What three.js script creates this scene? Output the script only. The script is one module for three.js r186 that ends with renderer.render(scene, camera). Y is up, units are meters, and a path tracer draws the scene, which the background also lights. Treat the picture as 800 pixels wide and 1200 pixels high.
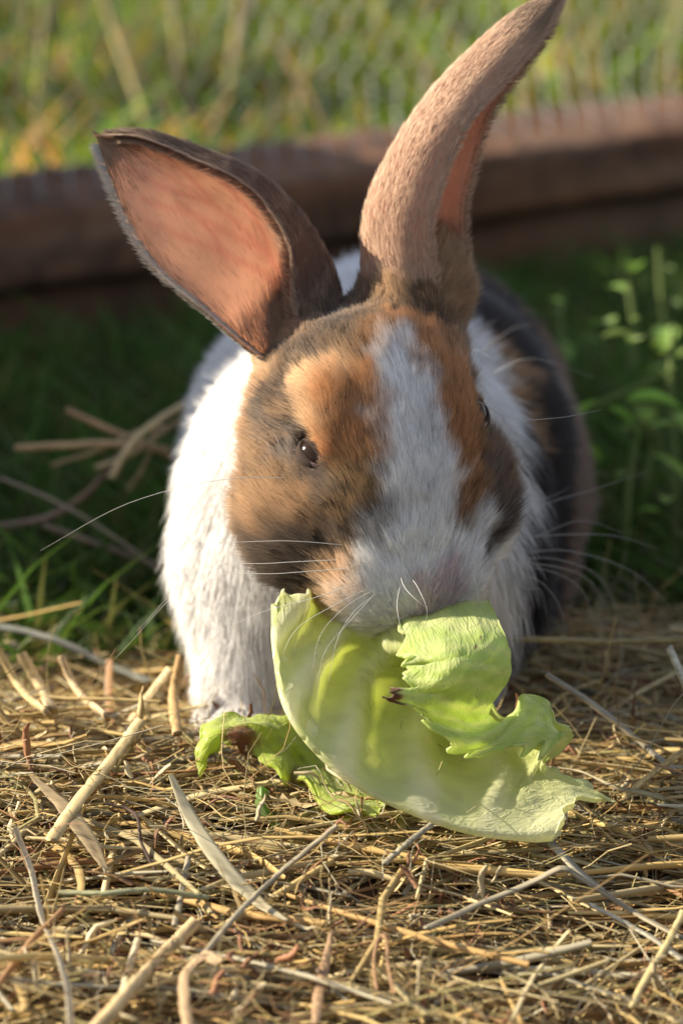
import * as THREE from 'three';

// ---------- camera, sky, sun, exposure ----------
const scene = new THREE.Scene();
const W0 = 800, H0 = 1200, FOV = 22, PITCH = 13 * Math.PI / 180, EYE = new THREE.Vector3(0, 0.2525, 0);
const camera = new THREE.PerspectiveCamera(FOV, W0 / H0, 0.02, 200);
camera.position.copy(EYE);
camera.rotation.set(-PITCH, 0, 0);
camera.focus = 0.694;
camera.userData.fStop = 11;
camera.updateMatrixWorld();
scene.add(camera);

const SUN = new THREE.Vector3(-0.83, 0.46, -0.12).normalize();
{ // clear pale sky, brighter round the sun and towards the horizon
  const w = 128, h = 64, d = new Float32Array(w * h * 4);
  for (let j = 0; j < h; j++) for (let i = 0; i < w; i++) {
    const el = ((j + 0.5) / h - 0.5) * Math.PI, az = ((i + 0.5) / w - 0.5) * 2 * Math.PI, dir = new THREE.Vector3(Math.cos(az) * Math.cos(el), Math.sin(el), Math.sin(az) * Math.cos(el));
    const up = Math.max(0, dir.y), hz = Math.pow(1 - up, 4), g = Math.pow(Math.max(0, dir.dot(SUN)), 8) * 0.9 + 1;
    const c = dir.y < 0 ? [0.06, 0.065, 0.035] : [(0.185 + 0.155 * hz) * g, (0.215 + 0.135 * hz) * g, (0.285 + 0.06 * hz) * g];
    d.set([...c, 1], (j * w + i) * 4);
  }
  const t = new THREE.DataTexture(d, w, h, THREE.RGBAFormat, THREE.FloatType);
  t.mapping = THREE.EquirectangularReflectionMapping; t.magFilter = t.minFilter = THREE.LinearFilter; t.needsUpdate = true;
  scene.background = scene.environment = t;
}
const sun = new THREE.DirectionalLight(new THREE.Color(1, 0.88, 0.70), 5.0);
sun.name = 'sun';
sun.position.copy(SUN).multiplyScalar(5).add(new THREE.Vector3(0, 0, -0.8));
sun.target.position.set(0, 0, -0.8);
sun.castShadow = true;
sun.shadow.mapSize.set(2048, 2048);
Object.assign(sun.shadow.camera, { left: -2, right: 2, top: 2, bottom: -2, near: 0.5, far: 12 });
scene.add(sun, sun.target);
const renderer = new THREE.WebGLRenderer({ antialias: true });
renderer.shadowMap.enabled = true;
renderer.toneMapping = THREE.LinearToneMapping;
renderer.toneMappingExposure = 2.15;

// ---------- helpers ----------
let seedState = 12345;
function rnd() { seedState = (seedState + 0x6d2b79f5) | 0; let t = Math.imul(seedState ^ (seedState >>> 15), 1 | seedState); t = (t + Math.imul(t ^ (t >>> 7), 61 | t)) ^ t; return ((t ^ (t >>> 14)) >>> 0) / 4294967296; }
const rr = (a, b) => a + (b - a) * rnd();
const seed = (n) => { seedState = n; };
const gauss = () => (rnd() + rnd() + rnd() + rnd() - 2) * 0.87 * 1.15;
const clamp = (x, a = 0, b = 1) => Math.min(b, Math.max(a, x));
const lerp = (a, b, t) => a + (b - a) * t;
const smooth = (a, b, x) => { const t = clamp((x - a) / (b - a)); return t * t * (3 - 2 * t); };
const V = (x, y, z) => new THREE.Vector3(x, y, z);
function hash3(x, y, z) { let h = Math.imul(x, 374761393) ^ Math.imul(y, 668265263) ^ Math.imul(z, 2147483647 ^ 0x5bd1e995); h = Math.imul(h ^ (h >>> 13), 1274126177); return ((h ^ (h >>> 16)) >>> 0) / 4294967296; }
function vnoise(x, y, z) {   // -1 .. 1
  const xi = Math.floor(x), yi = Math.floor(y), zi = Math.floor(z), xf = x - xi, yf = y - yi, zf = z - zi;
  const u = xf * xf * (3 - 2 * xf), v = yf * yf * (3 - 2 * yf), w = zf * zf * (3 - 2 * zf);
  const c = (a, b, d) => hash3(xi + a, yi + b, zi + d);
  return 2 * lerp(lerp(lerp(c(0, 0, 0), c(1, 0, 0), u), lerp(c(0, 1, 0), c(1, 1, 0), u), v), lerp(lerp(c(0, 0, 1), c(1, 0, 1), u), lerp(c(0, 1, 1), c(1, 1, 1), u), v), w) - 1;
}
const fbm = (x, y, z, n = 3) => { let s = 0, a = 0.5; for (let i = 0; i < n; i++, a *= 0.5, x = x * 2.03 + 11.3, y = y * 2.03 + 5.7, z = z * 2.03 + 3.1) s += a * vnoise(x, y, z); return s; };
// a point of the photograph (800 x 1200 pixels) at a depth in metres along the optical axis
const UPV = V(0, Math.cos(PITCH), -Math.sin(PITCH)), BACK = V(0, Math.sin(PITCH), Math.cos(PITCH)), RIGHT = V(1, 0, 0);
const FPX = 600 / Math.tan(FOV / 2 * Math.PI / 180);
const camVec = (x, y, z) => V(0, 0, 0).addScaledVector(RIGHT, x).addScaledVector(UPV, y).addScaledVector(BACK, z);
const P = (px, py, d) => EYE.clone().add(camVec((px - 400) / FPX * d, -(py - 600) / FPX * d, -d));
const onGround = (px, py, y = 0) => { const r = P(px, py, 1).sub(EYE); return EYE.clone().addScaledVector(r, (y - EYE.y) / r.y); };

const used = {};
function numbered(n) { const k = used[n] = (used[n] ?? -1) + 1; return k ? n + '_' + String(k).padStart(3, '0') : n; }
function tag(o, label, category, group, kind) {
  if (label) o.userData.label = label;
  if (category) o.userData.category = category;
  if (group) o.userData.group = group;
  if (kind) o.userData.kind = kind;
  return o;
}
function mesh(name, g, m, parent = scene) {
  const o = new THREE.Mesh(g, m);
  o.name = parent === scene ? numbered(name) : name;
  o.castShadow = o.receiveShadow = true;
  parent.add(o);
  return o;
}
function thing(name, pos, label, category, group) {
  const o = new THREE.Group();
  o.name = numbered(name); o.position.copy(pos); scene.add(o);
  return tag(o, label, category, group);
}
// growing triangle soup with colour and normals
class Soup {
  constructor(n = 4096) { this.p = new Float32Array(n * 3); this.c = new Float32Array(n * 3); this.n = new Float32Array(n * 3); this.uv = new Float32Array(n * 2); this.i = new Uint32Array(n * 3); this.nv = 0; this.ni = 0; }
  room(nv, ni) {
    if ((this.nv + nv) * 3 > this.p.length) for (const k of ['p', 'c', 'n', 'uv']) { const a = new Float32Array(Math.max(this[k].length * 2, (this.nv + nv) * 3)); a.set(this[k]); this[k] = a; }
    if (this.ni + ni > this.i.length) { const a = new Uint32Array(Math.max(this.i.length * 2, this.ni + ni)); a.set(this.i); this.i = a; }
  }
  v(x, y, z, nx, ny, nz, r, g, b, u = 0, w = 0) {
    const k = this.nv * 3;
    this.p[k] = x; this.p[k + 1] = y; this.p[k + 2] = z; this.n[k] = nx; this.n[k + 1] = ny; this.n[k + 2] = nz; this.c[k] = r; this.c[k + 1] = g; this.c[k + 2] = b;
    this.uv[this.nv * 2] = u; this.uv[this.nv * 2 + 1] = w;
    return this.nv++;
  }
  t(a, b, c) { this.i[this.ni++] = a; this.i[this.ni++] = b; this.i[this.ni++] = c; }
  geo(origin, normals = true) {
    const g = new THREE.BufferGeometry(), p = this.p.slice(0, this.nv * 3);
    if (origin) for (let k = 0; k < p.length; k += 3) { p[k] -= origin.x; p[k + 1] -= origin.y; p[k + 2] -= origin.z; }
    g.setAttribute('position', new THREE.BufferAttribute(p, 3));
    g.setAttribute('color', new THREE.BufferAttribute(this.c.slice(0, this.nv * 3), 3));
    g.setAttribute('uv', new THREE.BufferAttribute(this.uv.slice(0, this.nv * 2), 2));
    g.setIndex(new THREE.BufferAttribute(this.i.slice(0, this.ni), 1));
    if (normals) g.setAttribute('normal', new THREE.BufferAttribute(this.n.slice(0, this.nv * 3), 3)); else g.computeVertexNormals();
    return g;
  }
}
// a tapered tube or flat blade along points; radii(t) gives half width, flat = thickness share
function addStalk(s, pts, half, flat, color, sides = 5, twist = 0, grain = 0) {
  const n = pts.length, T = V(), A = V(), B = V(), q = V(), nn = V();
  let ref = Math.abs(pts[1].y - pts[0].y) > 0.9 * pts[0].distanceTo(pts[1]) ? V(1, 0, 0) : V(0, 1, 0);
  s.room(n * sides + 2, n * sides * 6 + sides * 6);
  const first = s.nv;
  for (let k = 0; k < n; k++) {
    const t = k / (n - 1), h = typeof half === 'function' ? half(t) : half, c = typeof color === 'function' ? color(t) : color;
    T.subVectors(pts[Math.min(k + 1, n - 1)], pts[Math.max(k - 1, 0)]).normalize();
    A.crossVectors(T, ref).normalize(); B.crossVectors(A, T).normalize();
    ref = B.clone();
    for (let j = 0; j < sides; j++) {
      const a = j / sides * 2 * Math.PI, x = Math.cos(a) * h, y = Math.sin(a) * h * flat, tw = twist * t, ct = Math.cos(tw), st = Math.sin(tw), X = x * ct - y * st, Y = x * st + y * ct;
      const nx0 = Math.cos(a) * flat, ny0 = Math.sin(a), nx = nx0 * ct - ny0 * st, ny = nx0 * st + ny0 * ct;
      q.copy(pts[k]).addScaledVector(A, X).addScaledVector(B, Y);
      nn.set(0, 0, 0).addScaledVector(A, nx).addScaledVector(B, ny).normalize();
      const shade = grain ? 1 + grain * (vnoise(j * 2.7 + first, t * 3, 2) + 0.5 * vnoise(j * 5.1, t * 30, first)) : 1 + 0.12 * ((j * 7) % 3 - 1);
      s.v(q.x, q.y, q.z, nn.x, nn.y, nn.z, c[0] * shade, c[1] * shade, c[2] * shade, j / sides, t);
    }
  }
  for (let k = 0; k < n - 1; k++) for (let j = 0; j < sides; j++) {
    const a = first + k * sides + j, b = first + k * sides + (j + 1) % sides;
    s.t(a, b + sides, b); s.t(a, a + sides, b + sides);
  }
  for (const [base, flip] of [[first, 1], [first + (n - 1) * sides, 0]]) for (let j = 1; j < sides - 1; j++) flip ? s.t(base, base + j, base + j + 1) : s.t(base, base + j + 1, base + j);
}
function spline(pts, n) { const c = new THREE.CatmullRomCurve3(pts, false, 'centripetal'), o = []; for (let i = 0; i <= n; i++) o.push(c.getPoint(i / n)); return o; }
const std = (o) => new THREE.MeshStandardMaterial({ vertexColors: true, roughness: 0.8, ...o });
const phys = (o) => new THREE.MeshPhysicalMaterial({ vertexColors: true, roughness: 0.8, side: THREE.DoubleSide, ...o });
// a computed grey texture for grain and relief
function noiseTexture(size, f, srgb = false) {
  const d = new Uint8Array(size * size * 4);
  for (let y = 0; y < size; y++) for (let x = 0; x < size; x++) { const c = f(x / size, y / size); for (let k = 0; k < 3; k++) d[(y * size + x) * 4 + k] = clamp(c[k] ?? c) * 255; d[(y * size + x) * 4 + 3] = 255; }
  const t = new THREE.DataTexture(d, size, size);
  t.wrapS = t.wrapT = THREE.RepeatWrapping; t.magFilter = THREE.LinearFilter; t.minFilter = THREE.LinearFilter; t.needsUpdate = true;
  if (srgb) t.colorSpace = THREE.SRGBColorSpace;
  return t;
}

// ---------- ground ----------
const GY = -0.018;                                   // level of the soil
// straw mound: a low bed in front of and under the rabbit
function strawEdge(x, z) { return smooth(-0.925, -0.835, z - 0.035 * smooth(-0.02, 0.06, x) * -1 + 0.018 * Math.sin(x * 17) + 0.09 * fbm(x * 12, 0, z * 12)); }
function bedHeight(x, z) {
  const m = strawEdge(x, z);
  return GY + m * (0.014 + 0.014 * fbm(x * 14, 3, z * 14) + 0.011 * fbm(x * 42, 9, z * 42) + 0.012 * smooth(-0.80, -0.72, z) * (1 - smooth(-0.68, -0.6, z)));
}
{
  const g = new THREE.PlaneGeometry(120, 120, 1, 1).rotateX(-Math.PI / 2);
  const tex = noiseTexture(256, (u, v) => { const n = 0.5 + 0.5 * fbm(u * 20, v * 20, 1, 4), m = 0.5 + 0.5 * fbm(u * 8, v * 8, 7); return [0.10 + 0.10 * n + 0.05 * m, 0.11 + 0.10 * n, 0.06 + 0.05 * n]; }, true);
  tex.repeat.set(300, 300);
  const o = mesh('ground', g, new THREE.MeshStandardMaterial({ map: tex, roughness: 1 }));
  o.position.y = GY - 0.004;
  tag(o, 'dark soil under the grass and straw', null, null, 'structure');
}
// grass: tufts copied many times
function tuftGeo(blades, h, w, spread, lean, pal) {
  const s = new Soup();
  for (let b = 0; b < blades; b++) {
    const a = rr(0, 6.28), r = spread * Math.sqrt(rnd()), x = Math.cos(a) * r, z = Math.sin(a) * r, hh = h * rr(0.5, 1.1), d = rr(0, 6.28), l = lean * rr(0.2, 1.2) * hh, n = 5;
    const fx = Math.cos(d), fz = Math.sin(d), turn = rr(0, 6.28), wx = Math.cos(turn), wz = Math.sin(turn), c = pal[Math.floor(rnd() * pal.length)], k = rr(0.75, 1.25);
    s.room(12, 36);
    const base = s.nv;
    for (let i = 0; i < n; i++) {
      const t = i / (n - 1), ww = w * 0.5 * (1 - t * t) * rr(0.9, 1.1) + 1e-4, y = hh * (t - 0.25 * lean * t * t), ox = x + fx * l * t * t, oz = z + fz * l * t * t;
      for (const sg of [-1, 1]) s.v(ox + wx * ww * sg, y, oz + wz * ww * sg, -wz * 0.8 + wx * sg * 0.3, 0.35, wx * 0.8 + wz * sg * 0.3, c[0] * k, c[1] * k, c[2] * k);
      if (i) { const q = base + i * 2; s.t(q - 2, q - 1, q + 1); s.t(q - 2, q + 1, q); }
    }
  }
  return s.geo(null, false);
}
const leafMat = phys({ roughness: 0.95, transmission: 0.42, specularIntensity: 0.4 });
const SHADED_GREENS = [[0.10, 0.20, 0.024], [0.08, 0.17, 0.022], [0.13, 0.21, 0.03], [0.18, 0.19, 0.05], [0.05, 0.11, 0.02]];  // pen palette kept darker than MEADOW, its shade put into the colour
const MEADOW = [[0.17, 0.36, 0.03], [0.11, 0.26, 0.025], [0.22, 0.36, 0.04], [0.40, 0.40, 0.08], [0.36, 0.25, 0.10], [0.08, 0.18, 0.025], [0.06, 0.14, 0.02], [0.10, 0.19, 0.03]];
function grassField(name, label, geo, n, place) {
  const o = new THREE.InstancedMesh(geo, leafMat, n), m = new THREE.Matrix4(), q = new THREE.Quaternion(), c = new THREE.Color();
  for (let i = 0; i < n; i++) {
    const [p, sc, k] = place(i);
    m.compose(p, q.setFromAxisAngle(V(0, 1, 0), rr(0, 6.28)), V(sc, sc * rr(0.8, 1.2), sc));
    o.setMatrixAt(i, m); o.setColorAt(i, c.setRGB(...k));
  }
  o.name = name; o.castShadow = o.receiveShadow = true; scene.add(o);
  tag(o, label, 'grass', null, 'stuff');
  return o;
}
// line of the fence on the ground
const FL = V(-0.42, 0, -1.29), FR = V(0.62, 0, -2.22), FDIR = FR.clone().sub(FL).normalize(), FN = V(-FDIR.z, 0, FDIR.x);   // FN points to the camera side
const fenceSide = (x, z) => (x - FL.x) * FN.x + (z - FL.z) * FN.z;
seed(11);
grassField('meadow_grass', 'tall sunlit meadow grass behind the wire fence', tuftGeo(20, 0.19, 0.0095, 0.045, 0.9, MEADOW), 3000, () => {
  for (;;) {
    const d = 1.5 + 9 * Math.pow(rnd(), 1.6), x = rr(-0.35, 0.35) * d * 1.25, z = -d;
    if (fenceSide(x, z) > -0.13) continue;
    const w = clamp(0.8 + 2.6 * fbm(x * 9, 2, z * 6) + rr(-0.35, 0.4), 0.22, 1.8), y = clamp(0.5 + 1.6 * fbm(x * 5, 8, z * 5));  // w paints shaded gaps and sunlit clumps into the tuft colour
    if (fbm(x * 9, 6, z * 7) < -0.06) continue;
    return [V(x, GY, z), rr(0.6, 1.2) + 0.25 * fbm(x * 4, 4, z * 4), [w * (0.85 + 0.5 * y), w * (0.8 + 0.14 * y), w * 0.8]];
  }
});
seed(12);
grassField('pen_grass', 'low shaded green grass between the fence and the rabbit', tuftGeo(16, 0.055, 0.004, 0.022, 0.9, SHADED_GREENS), 4200, () => {
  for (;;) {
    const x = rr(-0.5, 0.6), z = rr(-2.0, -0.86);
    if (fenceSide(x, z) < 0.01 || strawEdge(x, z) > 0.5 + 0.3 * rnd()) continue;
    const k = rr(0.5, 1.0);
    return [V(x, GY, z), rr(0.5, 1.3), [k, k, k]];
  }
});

// ---------- fence: bottom rail, kick board and wire netting ----------
{
  const f = thing('wire_fence', V(FL.x, GY, FL.z), 'low wooden rail fence with hexagonal wire netting across the background', 'fence');
  const len = FL.distanceTo(FR), ang = -Math.atan2(FDIR.z, FDIR.x);
  const rise = 0.042;
  // extruded rough plank; profile in (depth towards camera, height)
  function plank(profile, y0, n, rough, colorAt) {
    const s = new Soup(), m = profile.length;
    for (let i = 0; i <= n; i++) for (let j = 0; j < m; j++) {
      const t = i / n, [d, h] = profile[j], l = t * len, w = rough * (0.35 * fbm(l * 10, j * 0.9, y0 * 50) + 0.6 * fbm(l * 70, j * 2.1, 4)), p = V(0, y0 + h + rise * t + w, 0).addScaledVector(FDIR, l).addScaledVector(FN, d + w * 0.8), c = colorAt(l, j);
      s.room(1, 6); s.v(p.x, p.y, p.z, 0, 1, 0, ...c, l, j / m);
      if (i && j < m) { const a = (i - 1) * m + j, b = (i - 1) * m + (j + 1) % m; s.t(a, a + m, b + m); s.t(a, b + m, b); }
    }
    for (const i of [0, n]) for (let j = 1; j < m - 1; j++) { s.room(0, 3); i ? s.t(i * m, i * m + j, i * m + j + 1) : s.t(0, j + 1, j); }
    return s.geo(null, false);
  }
  const streak = (l, j) => fbm(l * 5, j * 1.7, 3) * 0.9 + 0.5 * fbm(l * 40, j * 3, 5) + 0.35 * vnoise(l * 140, j * 2.3, 8);
  const wood = (l, j) => { const k = clamp(1 + 0.9 * streak(l, j), 0.35, 1.9), g = clamp(0.4 + 1.2 * fbm(l * 9, j * 0.9, 14)); return [lerp(0.135, 0.165, g) * k, lerp(0.057, 0.094, g) * k, lerp(0.024, 0.056, g) * k]; };
  const prof = [[0, 0], [0, 0.010], [0, 0.020], [0, 0.030], [0, 0.038], [-0.002, 0.042], [-0.005, 0.0445], [-0.018, 0.050], [-0.031, 0.0545], [-0.044, 0.059], [-0.056, 0.062], [-0.060, 0.060], [-0.060, 0.0]];
  const m = std({ roughness: 0.9 });
  tag(mesh('rail', plank(prof, 0.043, 400, 0.004, wood), m, f), 'weathered brown rail with a rounded rough top edge');
  tag(mesh('kick_board', plank([[-0.012, -0.01], [-0.012, 0.015], [-0.012, 0.046], [-0.036, 0.046], [-0.036, -0.01]], 0, 100, 0.0015, (l, j) => wood(l, j + 20).map((c) => c * 0.8)), m, f), 'board below the rail with shade put into its colour');  // same wood as the rail, darkened in colour for the shade beneath it
  // hexagonal netting: each strand runs upwards in a zigzag and is twisted with its neighbours
  const wm = new THREE.MeshStandardMaterial({ color: new THREE.Color(0.52, 0.53, 0.53), metalness: 0.35, roughness: 0.5 }), cw = 0.011, hx = 0.012, tw = 0.010;
  seed(21);
  for (let k = 0; k < Math.floor(len / cw); k++) {
    const pts = [];
    let y = 0.098, side = k % 2 ? 1 : -1;
    for (let r = 0; y < 0.42; r++) {
      const at = (k + 0.5 + side * 0.46) * cw;
      for (const [dy, wob] of [[0, 0.0008], [tw / 2, -0.0008], [tw, 0.0008]]) pts.push(V(0, y + dy + rise * at / len + rr(-0.001, 0.001), 0).addScaledVector(FDIR, at + wob * side + rr(-0.0008, 0.0008)).addScaledVector(FN, 0.002 - 0.03 * smooth(0.09, 0.14, y) + 0.003 * Math.sin(y * 40 + at * 30)));
      y += tw + hx * 0.75; side = -side;
    }
    const s = new Soup(); addStalk(s, pts, 0.00042, 1, [1, 1, 1], 4);
    mesh('wire', s.geo(), wm, f);
  }
}
// added unseen plank hutch, left of the picture: it shades the grass behind the rabbit
{
  const h = thing('added_shade_wall', V(-0.46, GY, -1.36), 'added unseen plank hutch standing left of the rabbit outside the picture', 'sunshade');
  const m = std({ roughness: 0.9 });
  for (let k = 0; k < 5; k++) { const g = new THREE.BoxGeometry(0.018, 0.078, 0.82), n = g.attributes.position.count; g.setAttribute('color', new THREE.BufferAttribute(new Float32Array(n * 3).map((_, i) => [0.16, 0.085, 0.05][i % 3] * (0.9 + 0.05 * k)), 3)); const o = mesh('plank', g, m, h); o.position.set(0.002 * (k % 2), 0.042 + k * 0.081, 0); }
  for (const z of [-0.38, 0.38]) { const g = new THREE.BoxGeometry(0.035, 0.42, 0.035), n = g.attributes.position.count; g.setAttribute('color', new THREE.BufferAttribute(new Float32Array(n * 3).map((_, i) => [0.14, 0.075, 0.045][i % 3]), 3)); mesh('post', g, m, h).position.set(-0.028, 0.21, z); }
}
// tall dry stems standing in the meadow
function stem(name, label, cat, pts, half, color, group, flat = 1, n = 16, mat) {
  const s = new Soup(), c0 = pts[0].clone();
  c0.y = Math.min(...pts.map((p) => p.y));
  const w0 = used[name] ?? 0, hf = (t) => (typeof half === 'function' ? half(t) : half) * (1 + 0.05 * vnoise(t * 4, w0 * 3.7, 1) + 0.14 * Math.exp(-(((t - 0.3 - 0.4 * hash3(w0, 3, 5)) / 0.02) ** 2)));
  const sp = spline(pts, n); sp.forEach((p, i) => { if (i && i < n) p.add(V(vnoise(i * 0.9, w0, 1), vnoise(i * 0.9, w0, 7), vnoise(i * 0.9, w0, 4)).multiplyScalar(0.00012)); });
  addStalk(s, sp, hf, flat, color, 9, 0, 0.5);
  const o = mesh(name, s.geo(c0), mat || strawMat);
  o.position.copy(c0);
  return tag(o, label, cat, group);
}
const strawMat = phys({ roughness: 0.7, specularIntensity: 0.5, transmission: 0.1 });
stem('dry_stem', 'pale dry grass stem leaning behind the wire at upper left', 'dry stem', [P(118, -20, 2.1), P(140, 50, 2.1), P(168, 135, 2.08), P(180, 215, 2.06)], 0.0038, [0.46, 0.38, 0.17]);
stem('dry_stem', 'broad pale dry stem behind the wire between the rabbit ears', 'dry stem', [P(290, -30, 2.3), P(278, 60, 2.3), P(268, 130, 2.28), P(262, 200, 2.25)], 0.006, [0.34, 0.26, 0.11]);

seed(29);
for (const [name, x, y, h, d, lean, c] of [['thin straw coloured stem behind the wire left of the rabbit ears', 40, 190, 190, 1.95, 14, 0], ['slim tan stem crossing the wire beside the right ear', 690, 120, 150, 2.2, -40, 1], ['pale stem bowing over at the top right corner', 770, 110, 160, 2.3, 50, 0], ['brownish stem low between the ears behind the wire', 385, 170, 120, 1.95, -60, 1], ['faint dry stem at the top left corner', 15, 120, 140, 2.4, 25, 1], ['upright bleached stem above the left ear', 215, 140, 150, 2.2, -16, 0]])
  stem('dry_stem', name, 'dry stem', [P(x, y, d), P(x + lean * 0.3, y - h * 0.4, d), P(x + lean, y - h, d + 0.02)], rr(0.0014, 0.0028), [[0.46, 0.38, 0.17], [0.36, 0.24, 0.10]][c]);

// ---------- straw bed ----------
seed(31);
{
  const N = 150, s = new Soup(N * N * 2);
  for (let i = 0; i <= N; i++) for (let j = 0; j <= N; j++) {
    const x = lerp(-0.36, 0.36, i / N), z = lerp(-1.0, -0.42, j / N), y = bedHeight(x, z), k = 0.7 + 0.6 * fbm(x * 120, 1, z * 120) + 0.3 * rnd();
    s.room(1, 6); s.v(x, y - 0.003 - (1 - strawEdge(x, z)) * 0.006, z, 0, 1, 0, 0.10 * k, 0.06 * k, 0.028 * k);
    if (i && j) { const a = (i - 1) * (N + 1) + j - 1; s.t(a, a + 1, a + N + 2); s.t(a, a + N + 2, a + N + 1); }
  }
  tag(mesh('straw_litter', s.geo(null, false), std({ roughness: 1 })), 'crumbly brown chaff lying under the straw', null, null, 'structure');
}
const STRAW = [[0.64, 0.47, 0.19], [0.60, 0.41, 0.15], [0.70, 0.56, 0.29], [0.52, 0.42, 0.21], [0.48, 0.43, 0.30], [0.46, 0.29, 0.11], [0.38, 0.33, 0.13], [0.33, 0.18, 0.08]];
{
  const s = new Soup(200000);
  const N = 14000;
  for (let i = 0; i < N; i++) {
    const x = rr(-0.30, 0.30), z = -0.45 - 0.53 * Math.pow(rnd(), 1.0);
    if (strawEdge(x, z) < 0.04 + 0.6 * rnd()) { continue; }
    let tilt = 0;
    const a = gauss() * 0.75 + (rnd() < 0.5 ? 0 : Math.PI) + (rnd() < 0.25 ? rr(-1.5, 1.5) : 0), len = rr(0.02, 0.11) * (rnd() < 0.12 ? 1.5 : 1);
    tilt = gauss() * 0.2 + (rnd() < 0.08 ? rr(0.2, 0.8) : 0);
    if (x > -0.07 && x < 0.11 && z > -0.78 && z < -0.60) tilt *= 0.15;
    const lay = rr(-0.002, 0.013) * Math.sqrt(rnd()), c = STRAW[Math.floor(Math.pow(rnd(), 1.2) * STRAW.length)], k = rr(0.55, 1.2), kind = Math.pow(rnd(), 0.75), bend = gauss() * 1.0, n = kind < 0.2 ? 4 : 8, pts = [], ph = rr(0, 6), kink = rnd() < 0.25 ? rr(-0.9, 0.9) : 0, ka = Math.floor(rr(2, n - 1));
    let px = x - Math.cos(a) * len / 2, pz = z - Math.sin(a) * len / 2, py = bedHeight(x, z) + lay - Math.sin(tilt) * len * 0.5, dir = a;
    for (let q = 0; q < n; q++) {
      pts.push(V(px, Math.max(py, bedHeight(px, pz) - 0.002), pz));
      dir += bend / n + (q === ka ? kink : 0);
      px += Math.cos(dir) * len / n; pz += Math.sin(dir) * len / n; py += Math.sin(tilt) * len / n + 0.0012 * Math.sin(q * 1.7 + ph);
    }
    const w = kind < 0.2 ? rr(0.0006, 0.0014) : kind < 0.66 ? rr(0.0002, 0.0005) : rr(0.0006, 0.0018);
    addStalk(s, pts, (t) => w * (0.55 + 0.45 * Math.sin(Math.PI * Math.min(1, t * 0.8 + 0.2))), kind < 0.2 ? 0.9 : 0.25, [c[0] * k, c[1] * k, c[2] * k], kind < 0.2 ? 5 : 3, gauss() * 1.5);
  }
  tag(mesh('straw_bed', s.geo(), strawMat), 'tangled golden straw and hay covering the ground', 'straw', null, 'stuff');
}
{ // hair-thin fibres tangled through the bed
  const s = new Soup(100000);
  for (let i = 0; i < 6500; i++) {
    const x = rr(-0.22, 0.22), z = rr(-0.93, -0.5);
    if (strawEdge(x, z) < 0.3) continue;
    const c = STRAW[Math.floor(rnd() * STRAW.length)], k = rr(0.6, 1.2), len = rr(0.012, 0.05), n = 6, pts = [];
    let d = rr(0, 6.28), e = gauss() * 0.4; const turn = gauss() * 0.5, q = V(x, bedHeight(x, z) + rr(0.004, 0.015), z);
    for (let j = 0; j < n; j++) { pts.push(q.clone()); d += turn + rr(-0.25, 0.25); e += rr(-0.4, 0.35); q.add(V(Math.cos(d) * Math.cos(e), Math.sin(e), Math.sin(d) * Math.cos(e)).multiplyScalar(len / n)); }
    addStalk(s, pts, rr(0.00010, 0.00024), 0.6, [c[0] * k, c[1] * k, c[2] * k], 3);
  }
  tag(mesh('hay_fibres', s.geo(), strawMat), 'hair thin dry hay fibres tangled over the straw', 'hay', null, 'stuff');
}
{ // small curled reddish chaff, seeds and broken bits
  const s = new Soup(100000);
  for (let i = 0; i < 3000; i++) {
    const x = rr(-0.25, 0.25), z = rr(-0.9, -0.5);
    if (strawEdge(x, z) < 0.5) continue;
    const red = rnd(), c = red < 0.18 ? [0.36, 0.17, 0.085] : red < 0.5 ? [0.30, 0.15, 0.08] : red < 0.8 ? [0.62, 0.52, 0.32] : [0.5, 0.36, 0.17], k = rr(0.6, 1.15), len = rr(0.005, 0.018), n = 6, pts = [], y0 = bedHeight(x, z) + rr(0.001, 0.013);
    let d = rr(0, 6.28), e = rr(-0.5, 0.9), q = V(x, y0, z);
    for (let j = 0; j < n; j++) { pts.push(q.clone()); d += rr(-0.7, 0.7); e += rr(-0.7, 0.6); q.add(V(Math.cos(d) * Math.cos(e), Math.sin(e), Math.sin(d) * Math.cos(e)).multiplyScalar(len / n)); }
    const w = rr(0.0003, 0.0011);
    addStalk(s, pts, (t) => w * (0.35 + 0.65 * Math.sin(Math.PI * (0.12 + 0.8 * t))), 0.3, [c[0] * k, c[1] * k, c[2] * k], 4, gauss() * 3);
  }
  tag(mesh('chaff', s.geo(), strawMat), 'curled reddish brown leaf bits and seeds scattered on the straw', 'chaff', null, 'stuff');
}
const FUR = 1;

// ---------- rabbit ----------
const RB = onGround(430, 880, GY).setY(GY); RB.z = -0.86;
const rabbit = thing('rabbit', RB, 'young calico rabbit with white blaze and brown, orange and white fur nibbling a lettuce leaf', 'rabbit');
// head axes: F to the nose, R to the rabbit's left (right in the photograph), U out of the forehead
const HC = P(462, 527, 0.713);
const HF = camVec(0.19, -0.94, 0.26).normalize();
const HR = camVec(0.93, 0.14, -0.32).addScaledVector(HF, -HF.dot(camVec(0.93, 0.14, -0.32))).normalize();
const HU = V(0, 0, 0).crossVectors(HF, HR).normalize();
const Hp = (f, u, r) => HC.clone().addScaledVector(HF, f / 100).addScaledVector(HU, u / 100).addScaledVector(HR, r / 100);
const toHead = (p, o) => { const x = p.x - HC.x, y = p.y - HC.y, z = p.z - HC.z; o[0] = (x * HF.x + y * HF.y + z * HF.z) * 100; o[1] = (x * HU.x + y * HU.y + z * HU.z) * 100; o[2] = (x * HR.x + y * HR.y + z * HR.z) * 100; return o; };
function smin(a, b, k) { const h = Math.max(k - Math.abs(a - b), 0) / k; return Math.min(a, b) - h * h * k * 0.25; }
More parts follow.
